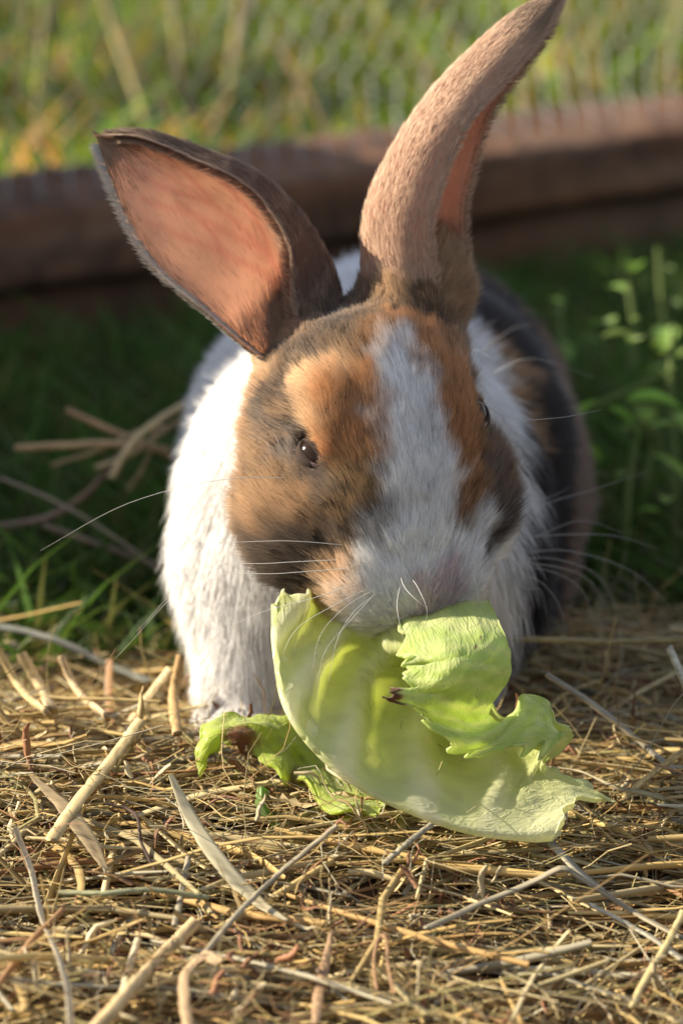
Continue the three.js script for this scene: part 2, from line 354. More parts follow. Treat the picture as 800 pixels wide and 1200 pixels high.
const ell = (x, y, z, c, r) => { const a = (x - c[0]) / r[0], b = (y - c[1]) / r[1], d = (z - c[2]) / r[2], k0 = Math.sqrt(a * a + b * b + d * d), k1 = Math.sqrt((a / r[0]) ** 2 + (b / r[1]) ** 2 + (d / r[2]) ** 2); return k0 < 1e-6 ? -Math.min(...r) : k0 * (k0 - 1) / k1; };
function cone(p, a, b, ra, rb) {
  const bx = b.x - a.x, by = b.y - a.y, bz = b.z - a.z, px = p.x - a.x, py = p.y - a.y, pz = p.z - a.z, t = clamp((px * bx + py * by + pz * bz) / (bx * bx + by * by + bz * bz));
  return Math.hypot(px - bx * t, py - by * t, pz - bz * t) - lerp(ra, rb, t);
}
// head in head axes, centimetres: [f, u, r]
const HEAD = [
  [[-1.9, -1.6, 0], [2.4, 2.7, 2.6], 0.1],
  [[-0.2, -1.2, 0], [2.9, 2.4, 2.4], 1.2],
  [[0.9, -2.1, 0], [3.2, 2.6, 3.15], 1.2],
  [[0.7, -2.5, -1.75], [2.1, 2.0, 1.75], 0.9],
  [[0.8, -2.3, 1.85], [2.1, 2.0, 1.75], 0.9],
  [[2.6, -1.5, 0], [2.2, 1.75, 1.6], 1.0],
  [[3.25, -1.6, -0.95], [1.2, 1.3, 1.2], 0.6],
  [[3.25, -1.6, 1.0], [1.2, 1.3, 1.25], 0.6],
  [[3.6, -0.85, 0], [0.8, 0.85, 0.8], 0.6],
  [[2.9, -3.0, 0], [1.2, 1.3, 1.2], 0.9],
  [[-0.9, 0.35, -1.75], [1.2, 0.55, 0.6], 0.7],
  [[-0.9, 0.35, 1.75], [1.2, 0.55, 0.6], 0.7],
];
const EYES = [Hp(-0.1, -0.28, -2.05), Hp(-0.7, -0.14, 2.22)], EYE_R = 0.0074;
const hh = [0, 0, 0];
const eyeCache = [];
function eyeAxes(i) {   // out of the eye, along its slit, across it
  if (!eyeCache[i]) {
    const out = HR.clone().multiplyScalar(i ? 0.72 : -0.64).addScaledVector(HU, 0.74).addScaledVector(HF, -0.05).normalize(), long = HF.clone().multiplyScalar(0.75).addScaledVector(HR, i ? -0.5 : 0.5);
    long.addScaledVector(out, -long.dot(out)).normalize();
    eyeCache[i] = [out, long, V(0, 0, 0).crossVectors(out, long)];
  }
  return eyeCache[i];
}
const EARROOTS = [[Hp(-1.6, -1.8, -1.3), P(350, 392, 0.752), 0.014, 0.010], [P(350, 392, 0.752), P(346, 366, 0.757), 0.010, 0.0075], [Hp(-1.8, -1.5, 0.9), P(484, 338, 0.750), 0.0145, 0.0115], [P(484, 338, 0.750), P(487, 310, 0.753), 0.0115, 0.0095]];
function headSdf(p) {
  toHead(p, hh);
  let d = 1e9;
  for (const [c, r, k] of HEAD) d = smin(d, ell(hh[0], hh[1], hh[2], c, r), k);
  d /= 100;
  for (const e of EYES) d = smin(d, p.distanceTo(e) - EYE_R * 0.88, 0.003);
  for (const [a, b, ra, rb] of EARROOTS) d = smin(d, cone(p, a, b, ra, rb), 0.012);
  for (let k = 0; k < 2; k++) { const e = EYES[k]; if (p.distanceToSquared(e) < 2.6e-4) { const [o, l, a] = eyeAxes(k), x = p.x - e.x, y = p.y - e.y, z = p.z - e.z, q = EYE_R; d = Math.max(d, -q * 0.5 * (Math.hypot((x * o.x + y * o.y + z * o.z - q) / (0.75 * q), (x * l.x + y * l.y + z * l.z) / (0.80 * q), (x * a.x + y * a.y + z * a.z) / (0.52 * q)) - 1)); } }
  return d;
}
const BODY = [   // [from, to, radius from, radius to, blend] in metres
  [P(462, 505, 1.03), P(440, 550, 0.94), 0.066, 0.056, 0.01],
  [P(440, 550, 0.94), P(415, 615, 0.835), 0.053, 0.041, 0.05],
  [P(418, 560, 0.825), P(445, 470, 0.765), 0.040, 0.026, 0.04],
  [P(560, 600, 0.99), P(545, 690, 0.95), 0.036, 0.032, 0.03],
  [P(352, 610, 0.84), P(350, 680, 0.82), 0.025, 0.023, 0.03],
  [P(500, 610, 0.84), P(510, 680, 0.82), 0.030, 0.025, 0.03],
  [P(320, 690, 0.818), P(290, 800, 0.805), 0.024, 0.0125, 0.02],
  [P(290, 800, 0.805), P(286, 868, 0.80), 0.0125, 0.011, 0.01],
  [P(286, 868, 0.80), P(284, 884, 0.775), 0.011, 0.009, 0.008],
  [P(520, 690, 0.818), P(520, 820, 0.81), 0.024, 0.0125, 0.02],
  [P(520, 820, 0.81), P(524, 880, 0.79), 0.0115, 0.009, 0.01],
  [P(570, 715, 0.97), P(580, 735, 0.90), 0.022, 0.016, 0.02],
];
function bodySdf(p) { let d = 1e9; for (const [a, b, ra, rb, k] of BODY) d = smin(d, cone(p, a, b, ra, rb), k); return d; }
const rabbitSdf = (p) => smin(bodySdf(p), headSdf(p), 0.012);
const gradN = (f, p, e = 0.0008) => { const q = p.clone(), g = V(0, 0, 0); for (const k of ['x', 'y', 'z']) { q[k] = p[k] + e; const a = f(q); q[k] = p[k] - e; g[k] = a - f(q); q[k] = p[k]; } return g.normalize(); };
// where the line of sight through a pixel meets the rabbit's skin (to place markings on the head and body)
function onRabbit(px, py, f = rabbitSdf) {
  const dir = P(px, py, 1).sub(EYE).normalize(), p = EYE.clone().addScaledVector(dir, 0.55);
  let t = 0, best = 1e9, bp = p.clone();
  for (let i = 0; i < 160; i++) { const d = f(p); if (d < best) { best = d; bp = p.clone(); } if (d < 0.0002 || t > 0.8) break; p.addScaledVector(dir, d * 0.8); t += d * 0.8; }
  return bp;
}
// surface nets
function surfaceNet(f, lo, hi, cell) {
  const n = [0, 1, 2].map((k) => Math.ceil((hi.getComponent(k) - lo.getComponent(k)) / cell) + 1), [nx, ny, nz] = n, F = new Float32Array(nx * ny * nz), p = V();
  // coarse skip: the field is a distance, so far cells are filled from a coarse sample
  const B = 4;
  for (let z = 0; z < nz; z += B) for (let y = 0; y < ny; y += B) for (let x = 0; x < nx; x += B) {
    p.set(lo.x + (x + 1.5) * cell, lo.y + (y + 1.5) * cell, lo.z + (z + 1.5) * cell);
    const d = f(p), far = Math.abs(d) > cell * B * 1.6;
    for (let c = z; c < Math.min(z + B, nz); c++) for (let b = y; b < Math.min(y + B, ny); b++) for (let a = x; a < Math.min(x + B, nx); a++) F[a + nx * (b + ny * c)] = far ? d : f(p.set(lo.x + a * cell, lo.y + b * cell, lo.z + c * cell));
  }
  const id = new Int32Array(nx * ny * nz).fill(-1), pos = [], idx = [];
  const at = (x, y, z) => F[x + nx * (y + ny * z)];
  for (let z = 0; z < nz - 1; z++) for (let y = 0; y < ny - 1; y++) for (let x = 0; x < nx - 1; x++) {
    let sx = 0, sy = 0, sz = 0, c = 0;
    const e = (ax, ay, az, bx, by, bz) => { const va = at(x + ax, y + ay, z + az), vb = at(x + bx, y + by, z + bz); if (va < 0 !== vb < 0) { const t = va / (va - vb); sx += ax + (bx - ax) * t; sy += ay + (by - ay) * t; sz += az + (bz - az) * t; c++; } };
    for (const a of [0, 1]) for (const b of [0, 1]) { e(0, a, b, 1, a, b); e(a, 0, b, a, 1, b); e(a, b, 0, a, b, 1); }
    if (c) { id[x + nx * (y + ny * z)] = pos.length / 3; pos.push(lo.x + (x + sx / c) * cell, lo.y + (y + sy / c) * cell, lo.z + (z + sz / c) * cell); }
  }
  const q = (a, b, c, d, flip) => { if (flip) idx.push(a, c, b, b, c, d); else idx.push(a, b, c, b, d, c); };
  const I = (x, y, z) => id[x + nx * (y + ny * z)];
  for (let z = 1; z < nz - 1; z++) for (let y = 1; y < ny - 1; y++) for (let x = 1; x < nx - 1; x++) {
    const v = at(x, y, z) < 0;
    if (v !== at(x + 1, y, z) < 0) q(I(x, y - 1, z - 1), I(x, y, z - 1), I(x, y - 1, z), I(x, y, z), !v);
    if (v !== at(x, y + 1, z) < 0) q(I(x - 1, y, z - 1), I(x - 1, y, z), I(x, y, z - 1), I(x, y, z), !v);
    if (v !== at(x, y, z + 1) < 0) q(I(x - 1, y - 1, z), I(x, y - 1, z), I(x - 1, y, z), I(x, y, z), !v);
  }
  return { pos: new Float32Array(pos), idx: new Uint32Array(idx) };
}
// markings: colours at points on the skin, each the nearest one wins, edges broken up by noise
const C = { w: [0.93, 0.915, 0.89], o: [0.64, 0.335, 0.15], lo: [0.74, 0.50, 0.29], t: [0.50, 0.32, 0.18], b: [0.27, 0.175, 0.105], d: [0.115, 0.085, 0.068], g: [0.22, 0.18, 0.155], k: [0.035, 0.026, 0.024], p: [0.74, 0.63, 0.64], y: [0.47, 0.30, 0.145], br: [0.27, 0.17, 0.115] };
const MARKS = [];
for (const [k, ...list] of [
  // white blaze, muzzle, chin
  ['w', [458, 440], [456, 480], [456, 520], [458, 560], [460, 590], [505, 500], [514, 530], [520, 560], [494, 460], [450, 410], [462, 395], [470, 420], [458, 405], [478, 455], [483, 490], [488, 520], [495, 550], [480, 545], [470, 500], [462, 455], [505, 590], [520, 580], [485, 590], [530, 620], [500, 640], [465, 640], [450, 620], [430, 650], [440, 690], [470, 700], [555, 650], [580, 660], [560, 610], [590, 630], [560, 700], [420, 670], [540, 720], [600, 660], [460, 735]],
  ['p', [508, 680], [510, 698], [505, 712]],
  // orange patch, viewer's left
  ['o', [385, 455], [400, 470], [412, 450], [422, 430], [432, 470], [405, 500], [422, 500], [430, 520], [395, 520], [380, 490], [420, 470], [428, 445]],
  ['lo', [362, 450], [365, 480], [370, 440], [400, 425], [358, 465]],
  ['y', [424, 545], [430, 560], [418, 570], [405, 560], [426, 582], [400, 590]],
  ['g', [434, 600], [428, 610], [438, 590], [418, 615], [395, 625]],
  ['lo', [405, 665], [398, 650], [400, 640]],
  // viewer's left cheek, mottled
  ['t', [280, 540], [300, 590], [320, 570], [285, 500], [300, 470], [340, 600], [275, 600], [315, 520], [350, 585]],
  ['b', [335, 560], [345, 480], [310, 545], [295, 620], [320, 610], [370, 600], [330, 440], [300, 520]],
  ['d', [330, 640], [345, 625], [320, 480], [340, 460], [290, 565], [310, 640], [360, 645], [345, 510], [335, 415], [350, 640]],
  ['g', [320, 500], [330, 530], [345, 540], [385, 565]],
  // forehead between the ears; dark fur also holds the ear shadow as colour
  ['d', [380, 385], [395, 370], [410, 385], [360, 400], [375, 410], [350, 420], [400, 355]],
  ['b', [420, 385], [430, 395], [415, 410], [395, 405], [445, 375], [435, 360]],
  ['t', [440, 310], [460, 300], [490, 320], [520, 330], [455, 335]],
  ['b', [365, 350], [372, 372], [355, 395]],
  ['t', [325, 405], [310, 420], [318, 440]],
  ['b', [425, 345], [500, 350], [470, 350]],
  ['o', [470, 372], [490, 385], [500, 410], [450, 385], [445, 400]],
  // orange patch, viewer's right
  ['o', [505, 430], [515, 455], [525, 480], [538, 510], [545, 540], [548, 565], [520, 430], [530, 460], [533, 495], [542, 525], [545, 580]],
  ['b', [545, 590], [560, 575], [575, 560], [565, 540]],
  ['b', [570, 520], [585, 545], [590, 570], [575, 500], [598, 560]],
  ['g', [580, 590], [592, 585], [572, 560]],
  ['d', [585, 607], [575, 617], [600, 598]],
]) for (const [x, y] of list) MARKS.push([onRabbit(x, y, headSdf), C[k]]);
const BODYMARKS = [];
for (const [k, ...list] of [
  ['w', [250, 420], [260, 480], [240, 560], [220, 640], [230, 700], [260, 780], [285, 840], [320, 700], [555, 420], [578, 480], [598, 560], [600, 640], [590, 700], [560, 700], [520, 800], [450, 300], [300, 400]],
  ['t', [596, 430], [610, 490]],
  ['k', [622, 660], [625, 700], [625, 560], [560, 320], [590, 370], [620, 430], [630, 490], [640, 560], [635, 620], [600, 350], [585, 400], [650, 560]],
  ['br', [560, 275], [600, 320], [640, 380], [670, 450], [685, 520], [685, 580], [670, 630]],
]) for (const [x, y] of list) BODYMARKS.push([onRabbit(x, y, bodySdf), C[k]]);
const wq = V();
function markAt(list, p, warp, blend, out) {
  wq.set(p.x + warp * fbm(p.x * 160, p.y * 160, p.z * 160 + 3, 3), p.y + warp * fbm(p.x * 160 + 9, p.y * 160, p.z * 160, 3), p.z + warp * fbm(p.x * 160, p.y * 160 + 17, p.z * 160, 3));
  let d1 = 1e9, d2 = 1e9, a = null, b = null;
  for (const m of list) { const d = m[0].distanceToSquared(wq); if (d < d1) { if (a !== m[1]) { d2 = d1; b = a; } d1 = d; a = m[1]; } else if (d < d2 && m[1] !== a) { d2 = d; b = m[1]; } }
  const e = b ? 0.5 * (1 - smooth(0, blend, Math.sqrt(d2) - Math.sqrt(d1))) : 0;
  for (let k = 0; k < 3; k++) out[k] = lerp(a[k], b ? b[k] : 0, e);
  return out;
}
const RLO = V(1, 1, 1).multiplyScalar(1e9), RHI = RLO.clone().negate();
for (const [a, b, ra, rb] of BODY) for (const [c, r] of [[a, ra], [b, rb]]) { RLO.min(c.clone().addScalar(-r - 0.006)); RHI.max(c.clone().addScalar(r + 0.006)); }
RLO.min(HC.clone().addScalar(-0.075)); RHI.max(HC.clone().addScalar(0.075));
const net = surfaceNet(rabbitSdf, RLO, RHI, 0.0021);
const furMat = phys({ roughness: 0.94, specularIntensity: 0.3, transmission: 0.42 });
const bodyFurMat = phys({ roughness: 0.95, specularIntensity: 0.25, transmission: 0.45 });
const skinMat = std({ roughness: 0.9 });
const col = [0, 0, 0];
const isHead = (p) => headSdf(p) < bodySdf(p) - 0.001;
{
  const s = new Soup(net.pos.length / 3 + 10), p = V();
  s.room(0, net.idx.length);
  for (let k = 0; k < net.pos.length; k += 3) {
    p.fromArray(net.pos, k);
    const n = gradN(rabbitSdf, p), head = isHead(p);
    markAt(head ? MARKS : BODYMARKS, p, head ? 0.005 : 0.01, 0.003, col);
    s.v(p.x, p.y, p.z, n.x, n.y, n.z, col[0] * 0.8, col[1] * 0.75, col[2] * 0.72);
  }
  s.i.set(net.idx); s.ni = net.idx.length;
  mesh('body', s.geo(RB), skinMat, rabbit);
}
const bodyMesh = rabbit.children[0];
// one hair: a narrow blade in two or three joints
const hd = V(), hw = V(), hq = V(), hn = V();
function hair(s, root, dir, n, len, w, bend, c0, c1, seg = 2, shadeN = n) {
  s.room(seg * 2 + 1, seg * 6);
  hw.crossVectors(dir, n).normalize();
  const tw = gauss() * 0.7, ct = Math.cos(tw), st = Math.sin(tw);
  hw.multiplyScalar(ct).addScaledVector(n, st);
  hq.copy(root); hd.copy(dir);
  let prev = -1;
  for (let i = 0; i <= seg; i++) {
    const t = i / seg, ww = w * 0.5 * (i === 0 ? 0.8 : 1 - 0.45 * t), r = lerp(c0[0], c1[0], t), g = lerp(c0[1], c1[1], t), b = lerp(c0[2], c1[2], t);
    hn.copy(shadeN);
    if (i < seg) {
      const a = s.v(hq.x - hw.x * ww, hq.y - hw.y * ww, hq.z - hw.z * ww, hn.x, hn.y, hn.z, r, g, b), q = s.v(hq.x + hw.x * ww, hq.y + hw.y * ww, hq.z + hw.z * ww, hn.x, hn.y, hn.z, r, g, b);
      if (prev >= 0) { s.t(prev, prev + 1, q); s.t(prev, q, a); }
      prev = a;
      hq.addScaledVector(hd, len / seg);
      hd.add(bend).normalize();
    } else { const a = s.v(hq.x, hq.y, hq.z, hn.x, hn.y, hn.z, r, g, b); s.t(prev, prev + 1, a); }
  }
}
const tangent = (v, n) => v.addScaledVector(n, -v.dot(n)).normalize();
seed(77);
{
  const sh = new Soup(400000), sb = new Soup(400000), A = V(), B = V(), Cc = V(), p = V(), e1 = V(), e2 = V(), n = V(), t = V(), d = V(), j = V(), bend = V(), bc = [0, 0, 0], c0 = [0, 0, 0], c1 = [0, 0, 0], h = [0, 0, 0], view = V();
  for (let k = 0; k < net.idx.length; k += 3) {
    A.fromArray(net.pos, net.idx[k] * 3); B.fromArray(net.pos, net.idx[k + 1] * 3); Cc.fromArray(net.pos, net.idx[k + 2] * 3);
    e1.subVectors(B, A); e2.subVectors(Cc, A);
    const area = n.crossVectors(e1, e2).length() * 0.5 * 1e4;   // cm2
    n.normalize();
    view.subVectors(EYE, A).normalize();
    const facing = n.dot(view), head = isHead(A);
    if (facing < -0.55) continue;
    const dens = (head ? (facing > -0.2 ? 2100 : 300) : (facing > -0.25 ? 165 : 45)) * FUR;
    let m = area * dens; m = Math.floor(m) + (rnd() < m % 1 ? 1 : 0);
    for (let q = 0; q < m; q++) {
      let u = rnd(), v = rnd(); if (u + v > 1) { u = 1 - u; v = 1 - v; }
      p.copy(A).addScaledVector(e1, u).addScaledVector(e2, v);
      n.copy(gradN(rabbitSdf, p));
      if (head) {
        toHead(p, h);
        let eyeD = Math.min(p.distanceTo(EYES[0]), p.distanceTo(EYES[1]));
        if (eyeD < EYE_R * 1.12) { const k = p.distanceTo(EYES[0]) < p.distanceTo(EYES[1]) ? 0 : 1, [o, l, a] = eyeAxes(k), e = hq.subVectors(p, EYES[k]).divideScalar(EYE_R), ex = e.dot(l), ey = e.dot(a); if (e.dot(o) > 0 && (ex / 0.64) ** 2 + (ey / 0.27) ** 2 < 1.0) continue; }
        const fwd = smooth(2.5, 4.2, h[0]);
        t.copy(HF).multiplyScalar(-1).addScaledVector(HU, -0.5 * smooth(0.5, 3, Math.abs(h[2]))).addScaledVector(HR, 0.35 * Math.sign(h[2]) * smooth(1.5, 3, Math.abs(h[2])));
        if (h[1] < -2.0) t.addScaledVector(HU, -0.6);
        tangent(t, n);
        const near = smooth(EYE_R * 1.9, EYE_R * 1.0, eyeD);
        let len = lerp(0.0066, 0.0042, fwd) * lerp(1, 0.42, near);
        len *= 1 + 0.5 * smooth(2.3, 3.2, Math.abs(h[2])) - 0.3 * smooth(-2.6, -3.6, h[0]);
        const N = 330, K = 1100, L = 85;
        t.add(bend.set(vnoise(p.x * L, p.y * L, p.z * L), vnoise(p.x * L + 60, p.y * L, p.z * L), vnoise(p.x * L, p.y * L + 60, p.z * L)).multiplyScalar(0.38)); tangent(t, n);
        j.set(vnoise(p.x * N, p.y * N, p.z * N), vnoise(p.x * N + 40, p.y * N, p.z * N), vnoise(p.x * N, p.y * N + 40, p.z * N)).multiplyScalar(0.30).add(e2.clone().set(vnoise(p.x * K, p.y * K, p.z * K), vnoise(p.x * K + 40, p.y * K, p.z * K), vnoise(p.x * K, p.y * K + 40, p.z * K)).multiplyScalar(0.22)).add(hq.set(gauss(), gauss(), gauss()).multiplyScalar(0.13));
        e2.subVectors(Cc, A);
        d.copy(t).multiplyScalar(0.82).addScaledVector(n, 0.42 - 0.15 * near).add(j).normalize();
        markAt(MARKS, hq.copy(p).addScaledVector(d, len * 0.55).addScaledVector(e2.set(gauss(), gauss(), gauss()), 0.0011).clone(), 0.0075, 0.0048, bc);
        e2.subVectors(Cc, A);
        const k1 = rr(0.8, 1.16) * (1 + 0.3 * fbm(p.x * 260, p.y * 260, p.z * 260, 2)), white = bc[0] > 0.7 && bc[2] > 0.6, agouti = white ? 0 : rnd();
        for (let z = 0; z < 3; z++) { c0[z] = bc[z] * (white ? 0.95 : 0.72) * lerp(1, k1, white ? 0.4 : 1); c1[z] = bc[z] * (white ? 1.03 : 1.15) * lerp(1, k1, white ? 0.35 : 1); }
        if (agouti > 0.84) { c1[0] = c1[0] * 0.5 + 0.26; c1[1] = c1[1] * 0.5 + 0.20; c1[2] = c1[2] * 0.5 + 0.13; } else if (agouti > 0.72) for (let z = 0; z < 3; z++) c1[z] *= 0.6;
        bend.copy(t).multiplyScalar(0.25).addScaledVector(n, -0.12);
        hair(sh, p, d, n, len * rr(0.6, 1.2), rr(0.0001, 0.00018), bend, c0, c1, 2);
      } else {
        t.set(0.05, -0.85, 0.1).addScaledVector(view, 0);
        if (p.z < -0.87) t.set(0.1, -0.35, -0.9);
        tangent(t, n);
        const N = 130;
        j.set(vnoise(p.x * N, p.y * N, p.z * N), vnoise(p.x * N + 40, p.y * N, p.z * N), vnoise(p.x * N, p.y * N + 40, p.z * N)).multiplyScalar(0.15).add(hq.set(gauss(), gauss(), gauss()).multiplyScalar(0.24));
        d.copy(t).multiplyScalar(0.8).addScaledVector(n, 0.36).add(j).normalize();
        markAt(BODYMARKS, hq.copy(p).addScaledVector(d, 0.006).clone(), 0.012, 0.006, bc);
        const k1 = rr(0.8, 1.15);
        for (let z = 0; z < 3; z++) { c0[z] = bc[z] * 0.92 * k1; c1[z] = Math.min(0.94, bc[z] * 1.06 * k1); }
        bend.copy(t).multiplyScalar(0.3).addScaledVector(n, -0.12);
        const leg = p.y < GY + 0.05 ? 0.6 : 1;
        hair(sb, p, d, n, 0.0125 * rr(0.6, 1.25) * leg, rr(0.00024, 0.00042), bend, c0, c1, 3);
      }
    }
  }
  tag(mesh('head_fur', sh.geo(RB), furMat, bodyMesh), null, null, null, 'stuff');
  tag(mesh('body_fur', sb.geo(RB), bodyFurMat, bodyMesh), null, null, null, 'stuff');
}
// eyes with lids
EYES.forEach((e, i) => {
  const o = mesh('eye', new THREE.SphereGeometry(EYE_R * 0.90, 40, 28), new THREE.MeshPhysicalMaterial({ color: new THREE.Color(0.028, 0.016, 0.010), roughness: 0.12, specularIntensity: 0.45 }), rabbit);
  o.position.copy(e).sub(RB);
  // lids: a shell round the eyeball with an almond opening, its long axis running down towards the nose
  const [out, long, across] = eyeAxes(i), s = new Soup(3000), nA = 48, nB = 8;
  for (let a = 0; a <= nA; a++) for (let b = 0; b <= nB; b++) {
    const th = a / nA * 2 * Math.PI, cl = Math.cos(th), sl = Math.sin(th);
    const open = 1 / Math.sqrt((cl / 0.60) ** 2 + (sl / 0.19) ** 2), ang = lerp(open, Math.max(open + 0.35, 0.8), b / nB), R = EYE_R * (0.925 + 0.055 * smooth(0, 2, b) - 0.05 * smooth(3, 8, b));
    const p = e.clone().addScaledVector(out, Math.cos(ang) * R).addScaledVector(long, Math.sin(ang) * cl * R).addScaledVector(across, Math.sin(ang) * sl * R);
    const rim = b < 2, c = rim ? [0.05, 0.036, 0.03] : cl > 0.88 && b < 6 ? [0.40, 0.28, 0.25] : [0.065, 0.048, 0.04], n = p.clone().sub(e).normalize();
    s.room(1, 6); s.v(p.x, p.y, p.z, n.x, n.y, n.z, ...c);
    if (a && b) { const q = (a - 1) * (nB + 1) + b - 1; s.t(q, q + 1, q + nB + 2); s.t(q, q + nB + 2, q + nB + 1); }
  }
  mesh('eyelid', s.geo(RB, false), phys({ roughness: 0.95, specularIntensity: 0.1 }), rabbit);
});
// ears: a sheet through stations from base to tip, each a row of points (pixel, pixel, centimetres nearer) across
function sheetPoint(rows, u, v) {   // Catmull-Rom in both directions
  const cr = (a, b, c, d, t) => { const t2 = t * t, t3 = t2 * t; return a.clone().multiplyScalar(-0.5 * t3 + t2 - 0.5 * t).addScaledVector(b, 1.5 * t3 - 2.5 * t2 + 1).addScaledVector(c, -1.5 * t3 + 2 * t2 + 0.5 * t).addScaledVector(d, 0.5 * t3 - 0.5 * t2); };
  const pick = (row, t) => { const m = row.length - 1, x = clamp(t) * m, i = Math.min(Math.floor(x), m - 1), g = (k) => k < 0 ? row[0].clone().multiplyScalar(2).sub(row[1]) : k > m ? row[m].clone().multiplyScalar(2).sub(row[m - 1]) : row[k]; return cr(g(i - 1), g(i), g(i + 1), g(i + 2), x - i); };
  return pick(rows.map((r) => pick(r, v)), u);
}
function makeEar(stations, depth, paint, furred, label, name = 'ear') {
  const rows = stations.map((r) => r.map(([x, y, d]) => P(x, y, depth - d / 100))), nu = 70, nv = 56, grid = [], nor = [];
  for (let i = 0; i <= nu; i++) for (let k = 0; k <= nv; k++) grid.push(sheetPoint(rows, i / nu, k / nv));
  const G = (i, k) => grid[clamp(i, 0, nu) * (nv + 1) + clamp(k, 0, nv)];
  for (let i = 0; i <= nu; i++) for (let k = 0; k <= nv; k++) nor.push(V(0, 0, 0).crossVectors(G(i, k + 1).clone().sub(G(i, k - 1)), G(i + 1, k).clone().sub(G(i - 1, k))).normalize());
  // inner face = +normal side
  const s = new Soup(16000), thick = (v) => 0.0007 + 0.0006 * Math.sin(Math.PI * v);
  s.room(2 * grid.length, 12 * grid.length + 2000);
  for (const sd of [1, -1]) for (let i = 0; i <= nu; i++) for (let k = 0; k <= nv; k++) {
    const id = i * (nv + 1) + k, n = nor[id], h = thick(k / nv) * sd * (k === 0 || k === nv ? 0.4 : 1), c = paint(i / nu, k / nv, sd), p = grid[id];
    s.v(p.x + n.x * h, p.y + n.y * h, p.z + n.z * h, n.x * sd, n.y * sd, n.z * sd, ...c, i / nu, k / nv);
  }
  const off = (nu + 1) * (nv + 1), id = (i, k) => i * (nv + 1) + k;
  for (let i = 0; i < nu; i++) for (let k = 0; k < nv; k++) { const a = id(i, k), b = id(i, k + 1), c = id(i + 1, k + 1), d = id(i + 1, k); s.t(a, c, d); s.t(a, b, c); s.t(off + a, off + d, off + c); s.t(off + a, off + c, off + b); }
  for (let i = 0; i < nu; i++) for (const k of [0, nv]) { const a = id(i, k), d = id(i + 1, k); s.t(a, d, off + d); s.t(a, off + d, off + a); }
  for (let k = 0; k < nv; k++) { const a = id(nu, k), b = id(nu, k + 1); s.t(a, b, off + b); s.t(a, off + b, off + a); }
  const base = grid[(nv >> 1)].clone();
  const g = new THREE.Group(); g.name = name; g.position.copy(base).sub(RB); rabbit.add(g);
  if (label) g.userData.label = label;
  mesh('ear_skin', s.geo(base, false), earMat, g);
  const f = new Soup(200000), c0 = [0, 0, 0], c1 = [0, 0, 0], d = V(), t = V(), sdv = V(), bend = V();
  const TOTAL = Math.round(furred.count * FUR);
  for (let q = 0; q < TOTAL; q++) {
    let u = rnd(), v = rnd(), edge = rnd() < furred.edge;
    if (edge) { v = rnd() < 0.5 ? rr(0, 0.025) : rr(0.975, 1); }
    const sd = edge ? (rnd() < 0.5 ? 1 : -1) : rnd() < furred.innerShare ? 1 : -1;
    const fi = u * nu, fk = v * nv, i = Math.min(Math.floor(fi), nu - 1), k = Math.min(Math.floor(fk), nv - 1), a = fi - i, b = fk - k;
    const p = G(i, k).clone().multiplyScalar((1 - a) * (1 - b)).addScaledVector(G(i + 1, k), a * (1 - b)).addScaledVector(G(i, k + 1), (1 - a) * b).addScaledVector(G(i + 1, k + 1), a * b);
    const n = nor[id(i, k)].clone().lerp(nor[id(i + 1, k + 1)], 0.5).normalize().multiplyScalar(sd);
    const o = furred.at(u, v, sd, edge);
    if (!o) continue;
    const [len, cc, lift, w] = o;
    t.subVectors(G(i + 1, k), G(i, k)).normalize();
    sdv.subVectors(G(i, k + 1), G(i, k)).normalize();
    d.copy(t).multiplyScalar(0.85).addScaledVector(n, lift);
    if (edge) d.addScaledVector(sdv, v < 0.5 ? -0.95 : 0.8);
    const N = 400; d.add(V(vnoise(p.x * N, p.y * N, p.z * N), vnoise(p.x * N + 30, p.y * N, p.z * N), vnoise(p.x * N, p.y * N + 30, p.z * N)).multiplyScalar(0.1)).add(V(gauss(), gauss(), gauss()).multiplyScalar(0.1)).normalize();
    p.addScaledVector(n, thick(v) * 0.9);
    const k1 = rr(0.86, 1.14); for (let z = 0; z < 3; z++) { c0[z] = cc[z] * 0.8 * k1; c1[z] = Math.min(0.85, cc[z] * 1.15 * k1); }
    bend.copy(t).multiplyScalar(0.2).addScaledVector(n, -0.1);
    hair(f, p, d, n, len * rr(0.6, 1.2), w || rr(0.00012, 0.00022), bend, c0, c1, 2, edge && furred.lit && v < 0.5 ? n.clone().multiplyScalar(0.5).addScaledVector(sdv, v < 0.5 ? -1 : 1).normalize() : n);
  }
  tag(mesh('ear_fur', f.geo(base), furMat, g), null, null, null, 'stuff');
  return g;
}
const earMat = phys({ roughness: 0.92, specularIntensity: 0.4, transmission: 0.8 });
